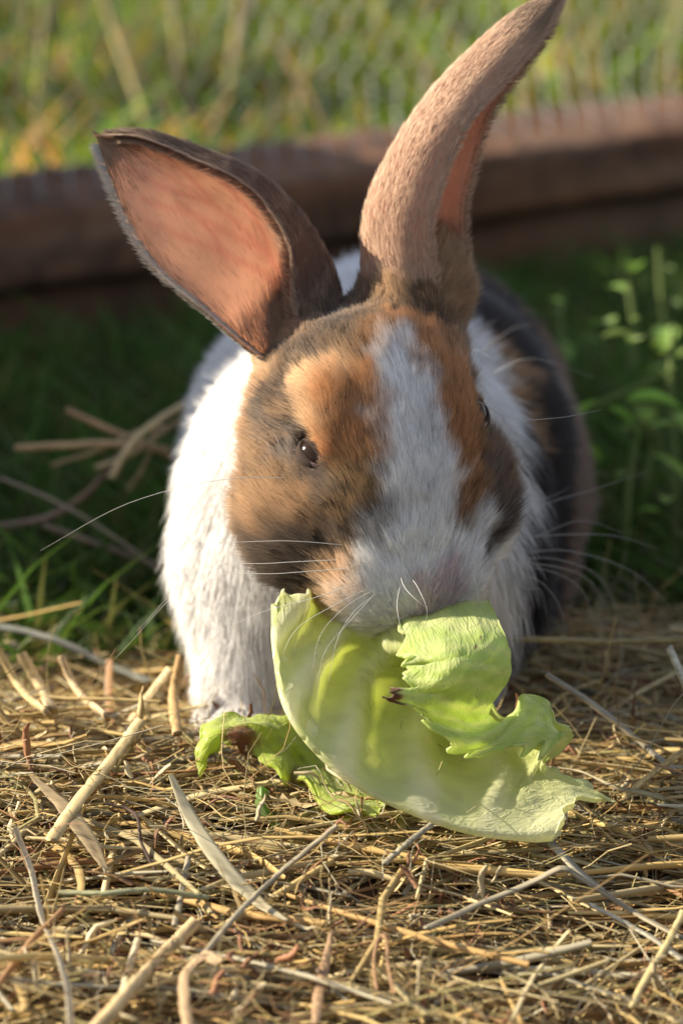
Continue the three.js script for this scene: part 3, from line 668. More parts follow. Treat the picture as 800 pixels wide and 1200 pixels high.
// branching veins in the ear's own coordinates
const VEINS = [[[0.0, 0.50], [0.2, 0.50], [0.45, 0.45], [0.7, 0.40], [0.92, 0.38]], [[0.16, 0.5], [0.36, 0.33], [0.52, 0.2], [0.62, 0.1]], [[0.32, 0.47], [0.52, 0.32], [0.68, 0.18]], [[0.26, 0.48], [0.44, 0.58], [0.56, 0.64]], [[0.48, 0.45], [0.66, 0.32], [0.8, 0.22]], [[0.5, 0.44], [0.64, 0.53], [0.72, 0.58]], [[0.38, 0.3], [0.46, 0.33], [0.58, 0.31]]];
const vein = (u, v) => { let m = 0; for (const line of VEINS) for (let k = 0; k < line.length - 1; k++) { const [a, b] = line[k], [c, d] = line[k + 1], t = clamp(((u - a) * (c - a) + (v - b) * (d - b) * 0.25) / ((c - a) ** 2 + (d - b) ** 2 * 0.25 + 1e-9)), q = Math.hypot(u - lerp(a, c, t), (v - lerp(b, d, t)) * 0.5 + 0.006 * vnoise(u * 14, v * 8, 1)); m = Math.max(m, 0.6 * (1 - 0.14 * k) * (1 - smooth(0.001, 0.013, q))); } return m; };
const L_EAR = [
  [[322, 428, 0.6], [332, 410, 0.0], [345, 398, -0.7], [372, 372, -1.1], [398, 352, -0.6], [362, 400, 0.4]],
  [[284, 402, 1.5], [300, 386, 0.5], [322, 356, -0.5], [352, 322, -1.1], [384, 308, -0.7], [342, 357, 0.5]],
  [[240, 363, 1.7], [264, 338, 0.7], [292, 304, -0.3], [320, 272, -1.0], [351, 252, -0.7], [335, 285, 0.4]],
  [[186, 318, 1.5], [214, 284, 0.7], [244, 248, -0.2], [270, 224, -0.7], [300, 205, -0.6], [293, 223, 0.3]],
  [[150, 262, 1.1], [170, 234, 0.6], [192, 208, 0.0], [208, 190, -0.4], [228, 174, -0.4], [222, 186, 0.2]],
  [[127, 206, 0.6], [138, 192, 0.3], [150, 179, 0.0], [158, 168, -0.2], [170, 157, -0.1], [168, 163, 0.2]],
  [[116, 172, 0.2], [119, 169, 0.1], [122, 165, 0], [126, 161, 0], [131, 157, 0.0], [130, 159, 0.1]],
];
const R_EAR = [
  [[512, 345, 0.6], [470, 345, 0.6], [427, 320, -0.3], [470, 300, -1.6], [520, 300, -1.5], [546, 315, -1.0]],
  [[504, 268, 0.9], [464, 264, 0.8], [433, 250, 0.0], [467, 228, -1.3], [515, 226, -1.2], [542, 248, -0.7]],
  [[522, 202, 0.9], [486, 192, 0.8], [459, 184, 0.0], [485, 163, -1.1], [530, 160, -1.0], [556, 186, -0.6]],
  [[550, 140, 0.8], [526, 128, 0.7], [506, 116, 0.0], [525, 97, -0.8], [558, 98, -0.7], [573, 134, -0.4]],
  [[590, 94, 0.5], [572, 78, 0.5], [556, 62, 0.0], [572, 52, -0.5], [595, 56, -0.5], [607, 86, -0.2]],
  [[628, 48, 0.3], [613, 38, 0.3], [600, 24, 0], [612, 17, -0.2], [626, 20, -0.2], [637, 44, 0.0]],
  [[652, 4, 0.1], [647, 2, 0.1], [642, 0, 0], [645, -3, 0], [649, -4, 0], [654, 0, 0.0]],
];
seed(101);
const pinkIn = (u, v) => { const m = vein(u, v), k = 0.9 + 0.2 * fbm(u * 12, v * 8, 2); return [lerp(0.97, 0.86, m) * k, lerp(0.68, 0.42, m) * k, lerp(0.52, 0.34, m) * k]; };
makeEar(L_EAR, 0.742, (u, v, sd) => {
  const fold = smooth(0.62, 0.74, v);
  const a = pinkIn(u, v), b = [0.26, 0.17, 0.12];
  return sd > 0 ? a.map((x, k) => lerp(x, b[k], fold * 0.6)) : a.map((x, k) => lerp(x, b[k], fold));
}, {
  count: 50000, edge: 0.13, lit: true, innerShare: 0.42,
  at: (u, v, sd, edge) => {
    if (edge) return v < 0.5 ? [0.0030, [0.9, 0.84, 0.74], 0.1] : [0.0036, [0.5, 0.37, 0.27], 0.3];  // lower left fringe nearly white: sunlit rim put into the hair colour
    if (v > 0.62) return sd < 0 ? [0.0032, fbm(u * 30, v * 12, 3) > 0.12 ? [0.40, 0.30, 0.22] : [0.26, 0.19, 0.14], 0.22] : null;
    if (sd > 0) { if (rnd() < 0.75 * smooth(0.66, 1.0, u) + 0.3 * smooth(0.1, 0.0, v)) return [0.0042, [0.42, 0.27, 0.17], 0.15]; return u < 0.2 ? [0.008, [0.55, 0.4, 0.28], 0.45] : rnd() < 0.22 ? [0.003, [0.7, 0.48, 0.34], 0.12, 0.0001] : null; }
    return rnd() < 0.1 ? [0.004, [0.5, 0.35, 0.23], 0.25] : null;
  },
}, 'brown rimmed ear with glowing pink inside');
makeEar(R_EAR, 0.742, (u, v, sd) => (sd > 0 ? pinkIn(u, v).map((x, k) => Math.min(1, lerp(x, [1, 0.86, 0.78][k], 0.85))) : [0.78, 0.52, 0.40]), {
  count: 46000, edge: 0.10, innerShare: 0.12,
  at: (u, v, sd, edge) => {
    if (edge) return [0.0032, v < 0.5 ? [0.6, 0.43, 0.31] : [0.62, 0.46, 0.34], 0.3];
    if (sd < 0) { const tip = smooth(0.72, 0.9, u), m = 0.5 + 0.5 * fbm(u * 12, v * 6, 8); return [lerp(0.0028, 0.0042, 1 - u), [lerp(lerp(0.78, 0.64, m), 0.40, tip), lerp(lerp(0.57, 0.45, m), 0.29, tip), lerp(lerp(0.42, 0.32, m), 0.21, tip)], 0.2]; }
    return rnd() < 0.7 ? [0.0035, [0.88, 0.68, 0.58], 0.12] : null;
  },
}, 'upright ear showing its furry brown back');
// nose tip and whiskers
seed(131);
const wMat = phys({ roughness: 0.35, specularIntensity: 0.8, transmission: 0.2 });
function whisker(pts, half = 0.00011) {
  const s = new Soup(200); addStalk(s, spline(pts, 18), (t) => half * (1 - 0.8 * t), 1, [0.75, 0.73, 0.70], 4);
  mesh('whisker', s.geo(RB), wMat, rabbit);
}
for (const [x0, y0, ...rest] of [   // root pixel, then [x, y, centimetres nearer] along the hair
  [425, 665, [330, 672, 0.2], [230, 680, -0.3], [135, 772, -0.5]], [420, 655, [320, 660, 0], [235, 668, -0.5], [160, 740, -1]], [415, 640, [340, 634, 0.5], [260, 636, 0.3], [186, 638, 0]],
  [345, 560, [260, 562, 0.8], [150, 590, 0.8], [48, 645, 0.5]], [430, 680, [370, 700, 0.8], [300, 720, 0.8], [215, 765, 0.8]], [440, 690, [400, 715, 1.2], [375, 745, 1.4], [365, 790, 1.5]], [445, 692, [412, 720, 1.4], [395, 750, 1.8], [385, 800, 1.8]],
  [435, 688, [390, 710, 0.9], [345, 740, 1], [320, 800, 1]], [440, 695, [408, 730, 1.2], [380, 765, 1.5], [370, 820, 1.5]],
  [468, 672, [475, 690, 0.8], [490, 705, 1.2], [508, 718, 1.2]], [470, 680, [465, 710, 0.8], [468, 730, 1.0], [472, 750, 1]], [480, 675, [490, 690, 0.8], [500, 715, 1.2], [498, 735, 1]],
  [600, 632, [650, 627, 0], [720, 628, -0.5], [772, 644, -0.8]], [602, 650, [660, 645, 0], [740, 670, -0.3], [785, 712, -0.8]], [600, 655, [650, 655, 0.5], [700, 675, 0.5], [727, 725, 0.3]], [600, 665, [640, 668, 0], [680, 690, 0], [700, 745, -0.4]],
  [595, 672, [630, 680, 0.3], [655, 710, 0.3], [665, 760, 0]], [598, 660, [650, 664, 0], [690, 680, -0.5], [705, 705, -0.8]], [590, 680, [620, 690, 0.3], [632, 690, 0.3], [640, 720, 0.3]], [592, 690, [612, 710, 0.2], [625, 740, 0], [628, 775, 0]],
  [590, 695, [605, 720, 0], [612, 750, 0], [605, 790, 0]], [600, 608, [640, 590, -0.5], [690, 575, -1], [760, 552, -1.5]], [598, 600, [620, 590, -0.5], [650, 580, -1], [668, 570, -1.2]], [595, 640, [625, 630, -0.4], [680, 610, -0.8], [730, 625, -1.5]],
  [555, 455, [590, 430, 0], [620, 420, 0], [695, 442, -1]], [560, 470, [600, 490, 0], [650, 490, 0], [705, 480, -1]], [548, 420, [570, 408, 0], [600, 385, -0.3], [628, 380, -0.6]], [545, 370, [552, 350, -0.2], [556, 325, -0.4], [548, 310, -0.6]],
  [552, 660, [556, 680, 0.5], [560, 700, 0.5], [558, 715, 0.5]], [595, 675, [602, 690, 0.5], [606, 700, 0.5], [602, 720, 0.5]],
]) {
  const root = onRabbit(x0, y0), d0 = EYE.clone().sub(root).dot(BACK);
  whisker([root.addScaledVector(BACK, -0.001), ...rest.map(([x, y, c]) => P(x, y, d0 - c / 100))]);
}

// ---------- lettuce ----------
const leafVeins = noiseTexture(512, (u, v) => { const w = 0.06 * fbm(u * 14, v * 14, 3), a = 1 - Math.abs(fbm((u + w) * 24, v * 18, 1, 3)) * 3.2, b = 1 - Math.abs(vnoise((u + w) * 60, (v + w) * 46, 9)) * 2.5; return 0.5 + 0.35 * clamp(a) + 0.18 * clamp(b) - 0.3; });
const lettuceMat = phys({ bumpMap: leafVeins, bumpScale: 0.00045, roughness: 0.85, specularIntensity: 0.4, transmission: 0.6, clearcoat: 0.5, clearcoatRoughness: 0.28 });
function leafSheet(s, rows, nu, nv, ruffle, paint, thick, rag) {
  const g = [], nor = [];
  for (let i = 0; i <= nu; i++) for (let k = 0; k <= nv; k++) { const u = i / nu, v = k / nv, p = sheetPoint(rows, u, v); g.push(p); }
  const G = (i, k) => g[clamp(i, 0, nu) * (nv + 1) + clamp(k, 0, nv)];
  for (let pass = 0; pass < 2; pass++) {
    nor.length = 0;
    for (let i = 0; i <= nu; i++) for (let k = 0; k <= nv; k++) nor.push(V(0, 0, 0).crossVectors(G(i + 1, k).clone().sub(G(i - 1, k)), G(i, k + 1).clone().sub(G(i, k - 1))).normalize());
    if (pass === 0 && rag) {   // torn and crinkled margins
      const moves = g.map((p, q) => { const i = Math.floor(q / (nv + 1)), k = q % (nv + 1), [a, b] = rag(i / nu, k / nv); return G(i + 1, k).clone().sub(G(i - 1, k)).normalize().multiplyScalar(a).addScaledVector(G(i, k + 1).clone().sub(G(i, k - 1)).normalize(), b); });
      g.forEach((p, q) => p.add(moves[q]));
    }
    if (pass === 0) g.forEach((p, q) => p.addScaledVector(nor[q], ruffle(Math.floor(q / (nv + 1)) / nu, (q % (nv + 1)) / nv)));
  }
  const first = s.nv;
  s.room(g.length * 2, g.length * 12 + 4 * (nu + nv) * 6);
  for (const sd of [1, -1]) g.forEach((p, q) => { const u = Math.floor(q / (nv + 1)) / nu, v = (q % (nv + 1)) / nv, h = thick(u, v) * 0.5 * sd, c = paint(u, v), n = nor[q]; s.v(p.x + n.x * h, p.y + n.y * h, p.z + n.z * h, n.x * sd, n.y * sd, n.z * sd, ...c, u, v); });
  const off = g.length, id = (i, k) => first + i * (nv + 1) + k;
  for (let i = 0; i < nu; i++) for (let k = 0; k < nv; k++) { const a = id(i, k), b = id(i, k + 1), c = id(i + 1, k + 1), d = id(i + 1, k); s.t(a, d, c); s.t(a, c, b); s.t(off + a, off + c, off + d); s.t(off + a, off + b, off + c); }
  const rim = (a, b) => { s.t(a, b, off + b); s.t(a, off + b, off + a); };
  for (let i = 0; i < nu; i++) { rim(id(i, 0), id(i + 1, 0)); rim(id(i, nv), id(i + 1, nv)); }
  for (let k = 0; k < nv; k++) { rim(id(0, k), id(0, k + 1)); rim(id(nu, k), id(nu, k + 1)); }
  return g;
}
function bedDepth(x, y, h) { let d = 0.5; for (; d < 1.2; d += 0.002) { const p = P(x, y, d); if (p.y < bedHeight(p.x, p.z) + h) break; } return d; }
const rowsOnBed = (list, depth) => list.map((r) => r.map(([x, y, d = 0]) => P(x, y, Math.min(depth - d / 100, bedDepth(x, y, 0.013)))));
const rowsOf = (list, depth) => list.map((r) => r.map(([x, y, d = 0]) => P(x, y, depth - d / 100)));
{
  const s = new Soup(40000);
  // blade: rows from the mouth end (u = 0) down to the stem end (u = 1); v = 0 is the midrib edge on the left
  const blade = rowsOf([
    [[332, 694, -2.2], [321, 702, -1.6], [345, 692, -2.2], [372, 698, -2.6], [405, 704, -2.8], [440, 714, -2.8], [470, 728, -2.4]],
    [[340, 762, -1.0], [323, 765, -0.2], [352, 758, -1.0], [385, 755, -1.8], [420, 752, -2.2], [455, 755, -2.0], [490, 765, -1.2]],
    [[354, 822, 0.1], [335, 828, 0.9], [368, 812, -0.2], [402, 800, -1.6], [440, 792, -2.3], [485, 792, -1.9], [530, 800, -0.6]],
    [[390, 874, 0.6], [371, 880, 1.4], [405, 862, 0.3], [445, 845, -1.1], [490, 835, -2.0], [540, 832, -1.5], [590, 832, -0.4]],
    [[446, 920, 0.7], [430, 926, 1.5], [465, 905, 0.5], [505, 886, -0.7], [550, 872, -1.5], [600, 858, -1.2], [638, 838, -0.5]],
    [[522, 956, 0.8], [510, 961, 1.6], [540, 940, 0.8], [575, 918, 0.0], [608, 898, -0.6], [638, 876, -0.8], [664, 862, -0.7]],
    [[572, 970, 0.8], [562, 976, 1.6], [586, 956, 0.9], [608, 934, 0.2], [622, 918, -0.4], [630, 905, -0.6], [635, 894, -0.6]],
    [[620, 976, 0.7], [614, 981, 1.4], [628, 962, 0.8], [644, 942, 0.2], [656, 928, -0.2], [664, 918, -0.5], [670, 908, -0.6]],
    [[652, 972, 0.6], [645, 978, 1.2], [658, 962, 0.9], [668, 948, 0.4], [680, 938, 0.0], [698, 936, -0.3], [726, 941, -0.4]],
  ], 0.690);
  const lat = (u, v) => Math.cos((u * 1.2 + v * 0.55 + 0.05 * fbm(u * 6, v * 6, 12)) * 30);
  const paintBlade = (u, v) => {
    const rib = Math.pow(1 - v, 1.5) * 0.6 + 0.4 * smooth(0.45, 0.95, u), la = 0.5 + 0.5 * lat(u, v), k = 0.94 + 0.12 * fbm(u * 30, v * 22, 2), fine = 0.04 * vnoise(u * 90, v * 60, 4);
    const pale = clamp(rib + 0.7 * smooth(0.55, 0.97, la) * (1 - smooth(0.5, 0.9, u)) * (1 - v * 0.5) + fine), edge = smooth(0.90, 1.0, v) * 0.3;
    return [lerp(0.72, 0.94, pale) * k, lerp(0.78, 0.93, pale) * k, lerp(0.26, 0.66, pale) * k - edge * 0.08];
  };
  leafSheet(s, blade, 96, 64, (u, v) => 0.0026 * lat(u, v) * smooth(0.12, 0.4, v) * (1 - smooth(0.45, 0.8, u)) + 0.0045 * fbm(u * 9, v * 5, 3) * smooth(0.15, 0.6, v) * (1 - u) + 0.0003 * fbm(u * 34, v * 24, 6) * smooth(0.1, 0.4, v) + 0.0012 * vnoise(u * 30, 2, v * 9) * smooth(0.8, 1, v), paintBlade, (u, v) => 0.0007 + 0.0016 * Math.pow(1 - v, 3) * Math.min(1, v * 6 + 0.2) + 0.002 * smooth(0.8, 1, u) * (1 - v),
    (u, v) => [0.0035 * vnoise(v * 16, 1, 5) * (1 - smooth(0, 0.1, u)) + 0.0015 * vnoise(v * 9, 4, 2) * smooth(0.93, 1, u), 0.004 * fbm(u * 22, 3, 8) * smooth(0.88, 1, v) * smooth(0.45, 0.6, u)]);
  // the ruffled margin that curls forward under the mouth
  const frill = rowsOf([
    [[572, 705, -2.6], [540, 708, -2.4], [505, 712, -2.2], [474, 718, -2.0], [462, 724, -1.8]],
    [[588, 738, -0.4], [558, 742, 0.3], [525, 750, 0.6], [492, 764, 0.6], [470, 776, 0.6]],
    [[594, 768, 0.2], [566, 770, 1.1], [535, 772, 1.5], [508, 776, 1.3], [486, 778, 0.9]],
    [[593, 790, 0.2], [566, 793, 1.2], [536, 797, 1.6], [507, 800, 1.5], [474, 797, 1.4]],
    [[578, 815, 0.1], [556, 818, 1.0], [525, 817, 1.4], [492, 815, 1.5], [457, 811, 1.6]],
    [[568, 838, -0.2], [550, 845, 0.6], [528, 842, 1.0], [500, 833, 1.2], [476, 826, 1.4]],
    [[590, 845, -0.4], [572, 855, 0.3], [550, 860, 0.8], [525, 858, 1.1], [498, 850, 1.3]],
    [[606, 826, -0.6], [596, 842, 0.0], [580, 860, 0.5], [558, 876, 0.9], [528, 886, 1.1]],
    [[613, 815, -0.7], [615, 832, -0.3], [612, 850, 0.1], [600, 868, 0.4], [580, 884, 0.7]],
    [[638, 822, -0.9], [640, 838, -0.6], [640, 852, -0.3], [638, 866, 0.0], [630, 880, 0.2]],
    [[645, 842, -1.0], [650, 850, -0.8], [655, 858, -0.6], [660, 865, -0.4], [664, 866, -0.3]],
  ], 0.688);
  const fleck = [[0.42, 0.98, 0.035], [0.38, 1.0, 0.03], [0.46, 1.0, 0.03], [0.15, 0.3, 0.008], [0.12, 0.22, 0.006]];
  leafSheet(s, frill, 110, 44, (u, v) => 0.0011 * Math.sin(u * 34 + 2 * v) * smooth(0.35, 1, v) + 0.0018 * fbm(u * 10, v * 3, 5) + 0.0006 * vnoise(u * 40, v * 7, 7) * smooth(0.5, 1, v), (u, v) => {
    const k = 0.92 + 0.2 * fbm(u * 26, v * 12, 6), line = 0.5 + 0.5 * Math.cos(u * 70 + v * 5 + 3 * fbm(u * 10, v * 6, 1));
    let c = [0.68 + 0.12 * line * line, 0.80 + 0.06 * line, 0.22 + 0.14 * line].map((x) => x * k);
    for (const [a, b, r] of fleck) { const m = 1 - smooth(r * 0.5, r, Math.hypot(u - a, (v - b) * 0.35)); c = c.map((x, q) => lerp(x, [0.16, 0.07, 0.02][q], m)); }
    return c;
  }, () => 0.0007, (u, v) => [0, 0.006 * fbm(u * 38, 2, 6) * smooth(0.8, 1, v)]);
  const base = P(600, 970, 0.69); base.y = GY;
  const o = mesh('lettuce_leaf', s.geo(base, false), lettuceMat);
  o.position.copy(base);
  tag(o, 'large pale green lettuce leaf with frilly edge hanging from the rabbit mouth', 'lettuce');
}
{
  const s = new Soup(20000);
  const rows = rowsOnBed([
    [[243, 845, -0.5], [234, 862, 0.3], [230, 885, 0.6], [236, 912, 0.7]],
    [[268, 840, -0.6], [263, 848, 0.3], [260, 858, 0.9], [262, 872, 1.0]],
    [[300, 842, -0.7], [298, 850, 0.3], [296, 862, 0.8], [294, 880, 0.8]],
    [[335, 838, -0.8], [330, 858, 0.2], [328, 884, 0.6], [326, 912, 0.5]],
    [[372, 866, -0.9], [362, 880, 0.1], [356, 898, 0.5], [352, 914, 0.6]],
    [[415, 895, -0.8], [405, 915, 0.1], [396, 935, 0.4], [388, 950, 0.5]],
    [[455, 932, -0.6], [450, 942, 0], [445, 949, 0.1], [440, 953, 0.2]],
  ], 0.730);
  leafSheet(s, rows, 80, 36, (u, v) => 0.001 * Math.sin(u * 30 + 3 * v) * smooth(0.3, 1, Math.abs(v - 0.4) * 2) + 0.002 * fbm(u * 10, v * 5, 9), (u, v) => {
    const k = 0.9 + 0.25 * fbm(u * 20, v * 9, 3);
    let c = [0.62 * k, 0.74 * k, 0.10 * k];
    const m = 1 - smooth(0.05, 0.13, Math.hypot(u - 0.27, (v - 0.85) * 0.28) + 0.05 * fbm(u * 30, v * 12, 1)), m2 = 0.8 * (1 - smooth(0.02, 0.06, Math.hypot(u - 0.62, (v - 1) * 0.2)));
    c = c.map((x, q) => lerp(x, [0.24, 0.085, 0.018][q], Math.max(m, m2)));
    return c;
  }, () => 0.0009, (u, v) => [0, 0.003 * fbm(u * 26, 2, 6) * (smooth(0.8, 1, v) - smooth(0.2, 0, v))]);
  const base = P(340, 910, 0.73); base.y = GY;
  const o = mesh('lettuce_leaf', s.geo(base, false), lettuceMat); o.position.copy(base);
  tag(o, 'small crumpled yellow green lettuce leaf with brown rot lying on the straw', 'lettuce');
}
{
  const s = new Soup(2000);
  leafSheet(s, rowsOf([[[302, 925, 0.3], [307, 922, 0.5], [313, 926, 0.3]], [[300, 942, 0.4], [308, 940, 0.7], [316, 943, 0.4]], [[310, 958, 0.4], [316, 955, 0.6], [322, 957, 0.4]], [[322, 970, 0.3], [325, 968, 0.4], [328, 968, 0.3]]], 0.705), 20, 10, () => 0, (u, v) => [0.30, 0.52, 0.07], () => 0.0006);
  const base = P(313, 965, 0.705), o = mesh('lettuce_scrap', s.geo(base, false), lettuceMat); o.position.copy(base);
  tag(o, 'tiny green lettuce scrap on the straw in front of the small leaf', 'lettuce');
}

// ---------- single straws that stand out ----------
const stalk = (label, list, depth, half, color, flat = 0.5, group) => stem('straw_stalk', label, 'straw', list.map(([x, y, d = 0]) => P(x, y, Math.min(depth - d / 100, bedDepth(x, y, 0.017)))), half, color, group, flat, 30);
const PALE = [0.62, 0.53, 0.36], GREYS = [0.36, 0.31, 0.21], GOLD = [0.60, 0.44, 0.20], BROWN = [0.34, 0.2, 0.1];
stalk('white kinked flat straw standing at the lower left edge', [[18, 970], [34, 1010, 0.1], [48, 1070, 0.2], [70, 1125, 0.4], [80, 1160, 0.5], [84, 1215, 0.6]], 0.665, 0.0010, PALE, 0.25);
stalk('thick round cut straw slanting up from the bottom edge', [[95, 1225], [140, 1175], [185, 1125], [230, 1080]], 0.628, 0.0017, [0.62, 0.46, 0.24], 0.95);
stalk('thin grey straw rising to a cut tip in the lower centre', [[236, 1122], [275, 1075], [320, 1030], [355, 1000], [395, 968]], 0.655, 0.00075, GREYS, 0.8);
stalk('wide flat dry blade bending down left of the lettuce', [[200, 908], [225, 960], [262, 1015], [300, 1055], [335, 1078]], 0.685, (t) => 0.0003 + 0.0022 * Math.sin(Math.PI * Math.min(1, t * 0.9 + 0.06)), [0.50, 0.44, 0.28], 0.15);
stalk('bent grey straw peaking right of centre below the lettuce', [[500, 1088], [560, 1060], [620, 1035], [655, 1018], [662, 1018], [690, 1035], [740, 1068], [800, 1100]], 0.655, 0.0011, GREYS, 0.5);
stalk('broad brown blade slanting at the left in the sunlit straw', [[38, 910], [75, 945], [105, 985], [125, 1020]], 0.715, (t) => 0.0003 + 0.0022 * Math.sin(Math.PI * (0.06 + 0.9 * t)), [0.32, 0.24, 0.13], 0.15);
stalk('upright grey straw left of the thin cut straw', [[205, 1085], [212, 1050], [222, 1000]], 0.668, 0.0008, GREYS, 0.6);
stalk('dark curled thread like stem left of centre', [[122, 942], [150, 948], [163, 965], [165, 985], [182, 1020]], 0.70, 0.0004, [0.07, 0.04, 0.03], 1);
stalk('long greenish straw lying across the left foreground', [[70, 1046], [120, 1047], [180, 1043], [245, 1052]], 0.672, 0.0009, [0.36, 0.36, 0.2], 0.7);
stalk('short grey cut straw pointing up right of the seed tuft', [[450, 1012], [475, 990], [505, 967]], 0.672, 0.0009, [0.36, 0.32, 0.22], 0.8);
stalk('slanted golden straw at the right edge of the straw bed', [[730, 936], [760, 910], [800, 880]], 0.72, 0.0013, GOLD, 0.6);
stalk('long dull straw lying behind the lettuce at right', [[590, 748], [650, 750], [720, 752], [810, 748]], 0.80, 0.0016, [0.34, 0.27, 0.12], 0.6);
stalk('grey straw crossing the dark straw at right', [[640, 790], [700, 830], [750, 870], [790, 905]], 0.76, 0.0018, [0.32, 0.28, 0.2], 0.4);
stalk('pale upright stub at the right edge', [[783, 758], [795, 785], [806, 812]], 0.76, 0.0016, [0.6, 0.58, 0.46], 0.6);
stalk('curled tan blade looping at the bottom left of centre', [[222, 1210], [216, 1170], [222, 1135], [240, 1120], [258, 1128]], 0.632, 0.0013, [0.52, 0.36, 0.2], 0.3);
stalk('forked looped reddish stem at bottom centre', [[442, 1160], [438, 1125], [446, 1096], [452, 1100], [454, 1130], [462, 1165]], 0.634, 0.00045, [0.36, 0.21, 0.11], 0.8);
stalk('reddish bottle shaped husk at the bottom centre', [[370, 1200], [374, 1160], [383, 1120], [388, 1092]], 0.634, (t) => 0.0003 + 0.0017 * Math.sin(Math.PI * (0.15 + 0.75 * (1 - t))) * (1 - t * 0.75), [0.42, 0.27, 0.15], 0.4);
stalk('pale straw standing at the bottom left behind the thick one', [[140, 1180], [150, 1140], [162, 1100]], 0.64, 0.0009, [0.58, 0.5, 0.32], 0.6);
stalk('long pale blade lying at right foreground', [[690, 1060], [740, 1085], [800, 1125]], 0.65, 0.0013, [0.5, 0.46, 0.34], 0.3);
stalk('crooked yellow stem at the lower right edge', [[740, 1180], [760, 1140], [785, 1100], [800, 1068]], 0.642, 0.0009, [0.52, 0.42, 0.2], 0.6);
stalk('curved pale stem at bottom right of centre', [[668, 1090], [650, 1110], [622, 1150], [600, 1195]], 0.638, 0.0009, [0.5, 0.42, 0.24], 0.5);
stalk('pointed golden straw leaning up at the far left', [[0, 765], [20, 800], [55, 835]], 0.80, 0.0018, [0.6, 0.46, 0.22], 0.6);
stalk('thick blurry straw leaning at the far left', [[25, 765], [45, 800], [60, 830]], 0.81, 0.002, [0.6, 0.46, 0.24], 0.6);
stalk('blunt straw with bright tip at the left', [[72, 770], [85, 800], [125, 840]], 0.80, 0.0018, [0.62, 0.46, 0.26], 0.6);
stalk('crossed golden straw beside the rabbit foreleg', [[150, 870], [165, 830], [200, 785]], 0.79, 0.0018, [0.66, 0.52, 0.28], 0.5);
stalk('upright orange straw beside the rabbit foreleg', [[208, 860], [204, 810], [212, 768]], 0.785, 0.0015, [0.55, 0.36, 0.16], 0.6);
stalk('long light blade lying in the shade at the left', [[-20, 730], [60, 748], [130, 780], [180, 800]], 0.86, 0.0028, [0.30, 0.30, 0.24], 0.3);
stalk('thick diagonal golden stalk across the left straw', [[60, 985], [95, 935], [140, 880], [165, 845]], 0.735, 0.002, [0.62, 0.48, 0.24], 0.5);
// dry stems in the shaded grass at the left
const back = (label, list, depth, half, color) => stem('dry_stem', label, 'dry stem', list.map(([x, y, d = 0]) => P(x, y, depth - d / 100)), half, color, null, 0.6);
back('sunlit dry stem lying level in the shaded grass at left', [[18, 525], [80, 522], [140, 520], [200, 528]], 0.98, 0.0022, [0.5, 0.34, 0.17]);
back('bright dry stalk leaning up right across the shaded grass', [[130, 560], [155, 520], [190, 490], [225, 470]], 0.97, 0.0024, [0.58, 0.45, 0.24]);
back('thin brown dry stem crossing behind the bright stalk', [[78, 480], [120, 500], [170, 520], [210, 540]], 0.99, 0.002, [0.45, 0.28, 0.14]);
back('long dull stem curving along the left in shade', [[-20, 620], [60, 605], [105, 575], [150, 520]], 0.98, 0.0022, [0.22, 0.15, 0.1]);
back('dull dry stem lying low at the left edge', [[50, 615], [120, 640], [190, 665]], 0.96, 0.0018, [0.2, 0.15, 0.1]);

back('second pale stalk lying close beside the bright leaning stalk', [[112, 548], [150, 535], [188, 508], [218, 488]], 0.975, 0.0016, [0.52, 0.4, 0.22]);
back('thin straw crossing under the level stem in the shaded grass', [[60, 545], [110, 530], [165, 505], [205, 500]], 0.985, 0.0013, [0.46, 0.34, 0.18]);
back('short sunlit stalk end behind the bright stalk', [[150, 575], [172, 540], [182, 505]], 0.985, 0.0014, [0.5, 0.38, 0.2]);
back('long thin grey stem sloping down in the dark grass at left', [[0, 560], [70, 590], [150, 640], [200, 680]], 0.95, 0.0011, [0.26, 0.22, 0.16]);

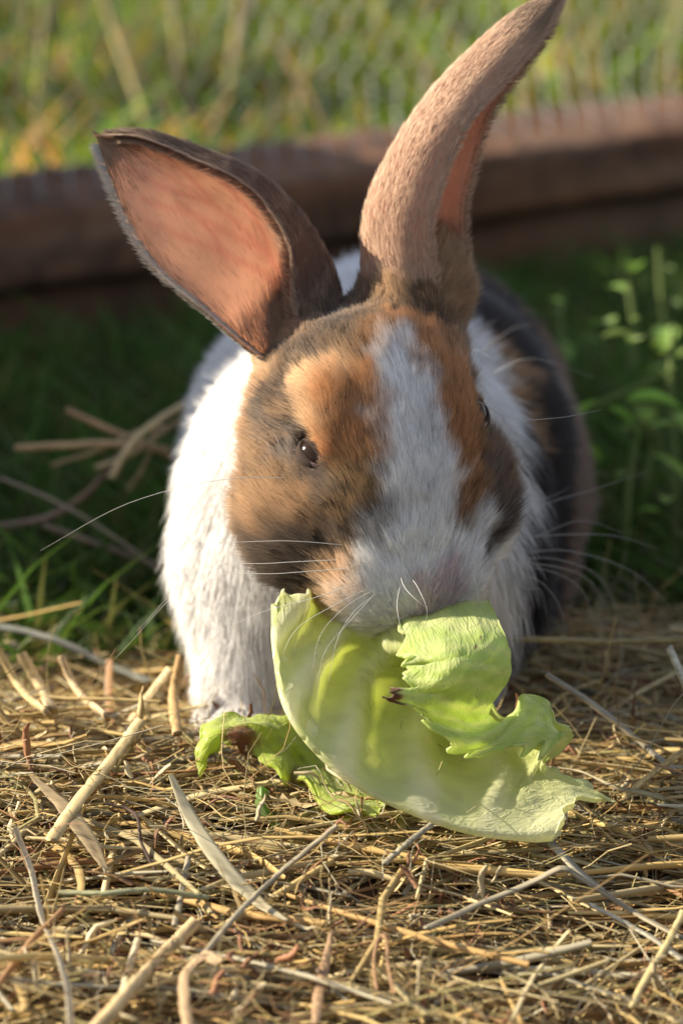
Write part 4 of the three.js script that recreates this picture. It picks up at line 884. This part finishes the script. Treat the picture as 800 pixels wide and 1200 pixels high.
// ---------- leafy weeds at the right ----------
function weed(label, foot, stems, leaves, c) {
  const g = thing('weed', foot, label, 'plant');
  for (const [pts, h] of stems) { const s = new Soup(400); addStalk(s, spline(pts, 12), (t) => h * (1 - 0.5 * t), 1, [0.22, 0.3, 0.08], 5); mesh('stem', s.geo(foot), leafMat, g); }
  for (const [at, len0, wid0, yaw, pitch] of leaves) {
    const size = rr(0.6, 1.45), len = len0 * size, wid = wid0 * size * rr(0.75, 1.2), tone = rr(0.45, 1.15);
    const s = new Soup(400), D = V(Math.cos(yaw) * Math.cos(pitch), Math.sin(pitch), Math.sin(yaw) * Math.cos(pitch)), S = V(-Math.sin(yaw), 0, Math.cos(yaw)), U = V(0, 0, 0).crossVectors(S, D), n = 8;
    for (let i = 0; i <= n; i++) for (let k = -2; k <= 2; k++) {
      const t = i / n, w = wid * 0.5 * Math.pow(Math.sin(Math.PI * Math.min(0.999, 0.04 + 0.96 * t)), 0.8), p = at.clone().addScaledVector(D, len * t).addScaledVector(S, w * k / 2).addScaledVector(U, Math.abs(k) * w * 0.2 - len * 0.25 * t * t), q = tone * (0.9 + 0.2 * rnd());
      s.room(1, 6); s.v(p.x, p.y, p.z, 0, 1, 0, c[0] * q * 1.5, c[1] * q * 1.5, c[2] * q * 1.5);  // leaf colour raised so that leaves look sunlit
      if (i && k > -2) { const a = s.nv - 1; s.t(a, a - 1, a - 6); s.t(a, a - 6, a - 5); }
    }
    mesh('leaf', s.geo(foot, false), leafMat, g);
  }
}
seed(211);
{
  const d = 1.02, p = (x, y, c = 0) => P(x, y, d - c / 100), f = onGround(720, 640, GY);
  weed('weed with one bright heart shaped leaf beside the rabbit back', f, [[[p(730, 690), p(735, 570), p(745, 500), p(740, 470)], 0.0018], [[p(690, 478), p(740, 455), p(790, 432)], 0.0016]], [[p(712, 478), 0.022, 0.017, 0.2, -0.5], [p(735, 470), 0.02, 0.014, 0.0, 0.1], [p(700, 470), 0.018, 0.010, 2.8, -0.5], [p(700, 540), 0.018, 0.009, 2.6, 0.8], [p(745, 600), 0.016, 0.01, 0.3, 0.3]], [0.22, 0.40, 0.05]);
}
{
  const d = 1.08, p = (x, y, c = 0) => P(x, y, d - c / 100), f = onGround(790, 660, GY);
  const lv = []; for (let k = 0; k < 18; k++) lv.push([p(rr(735, 810), rr(360, 650), rr(-6, 6)), rr(0.007, 0.015), rr(0.005, 0.009), rr(0, 6.28), rr(-0.4, 0.9)]);
  weed('taller small leaved weed at the right edge of the photo', f, [[[p(795, 700), p(790, 560), p(785, 450), p(788, 380)], 0.002], [[p(800, 640), p(778, 540), p(770, 500)], 0.0016], [[p(760, 700), p(752, 600), p(765, 520)], 0.0015]], lv, [0.20, 0.30, 0.05]);
}
{
  const d = 1.25, p = (x, y, c = 0) => P(x, y, d - c / 100), f = onGround(740, 480, GY);
  const lv = []; for (let k = 0; k < 16; k++) lv.push([p(rr(600, 810), rr(290, 440), rr(-10, 10)), rr(0.008, 0.016), rr(0.006, 0.011), rr(0, 6.28), rr(-0.3, 0.7)]);
  weed('low patch of round leaved weed below the rail at right', f, [[[p(740, 430), p(742, 380), p(735, 330)], 0.002], [[p(660, 420), p(655, 380), p(660, 340)], 0.0018], [[p(780, 430), p(775, 360), p(770, 290)], 0.0018]], lv, [0.16, 0.27, 0.05]);
}

renderer.render(scene, camera);
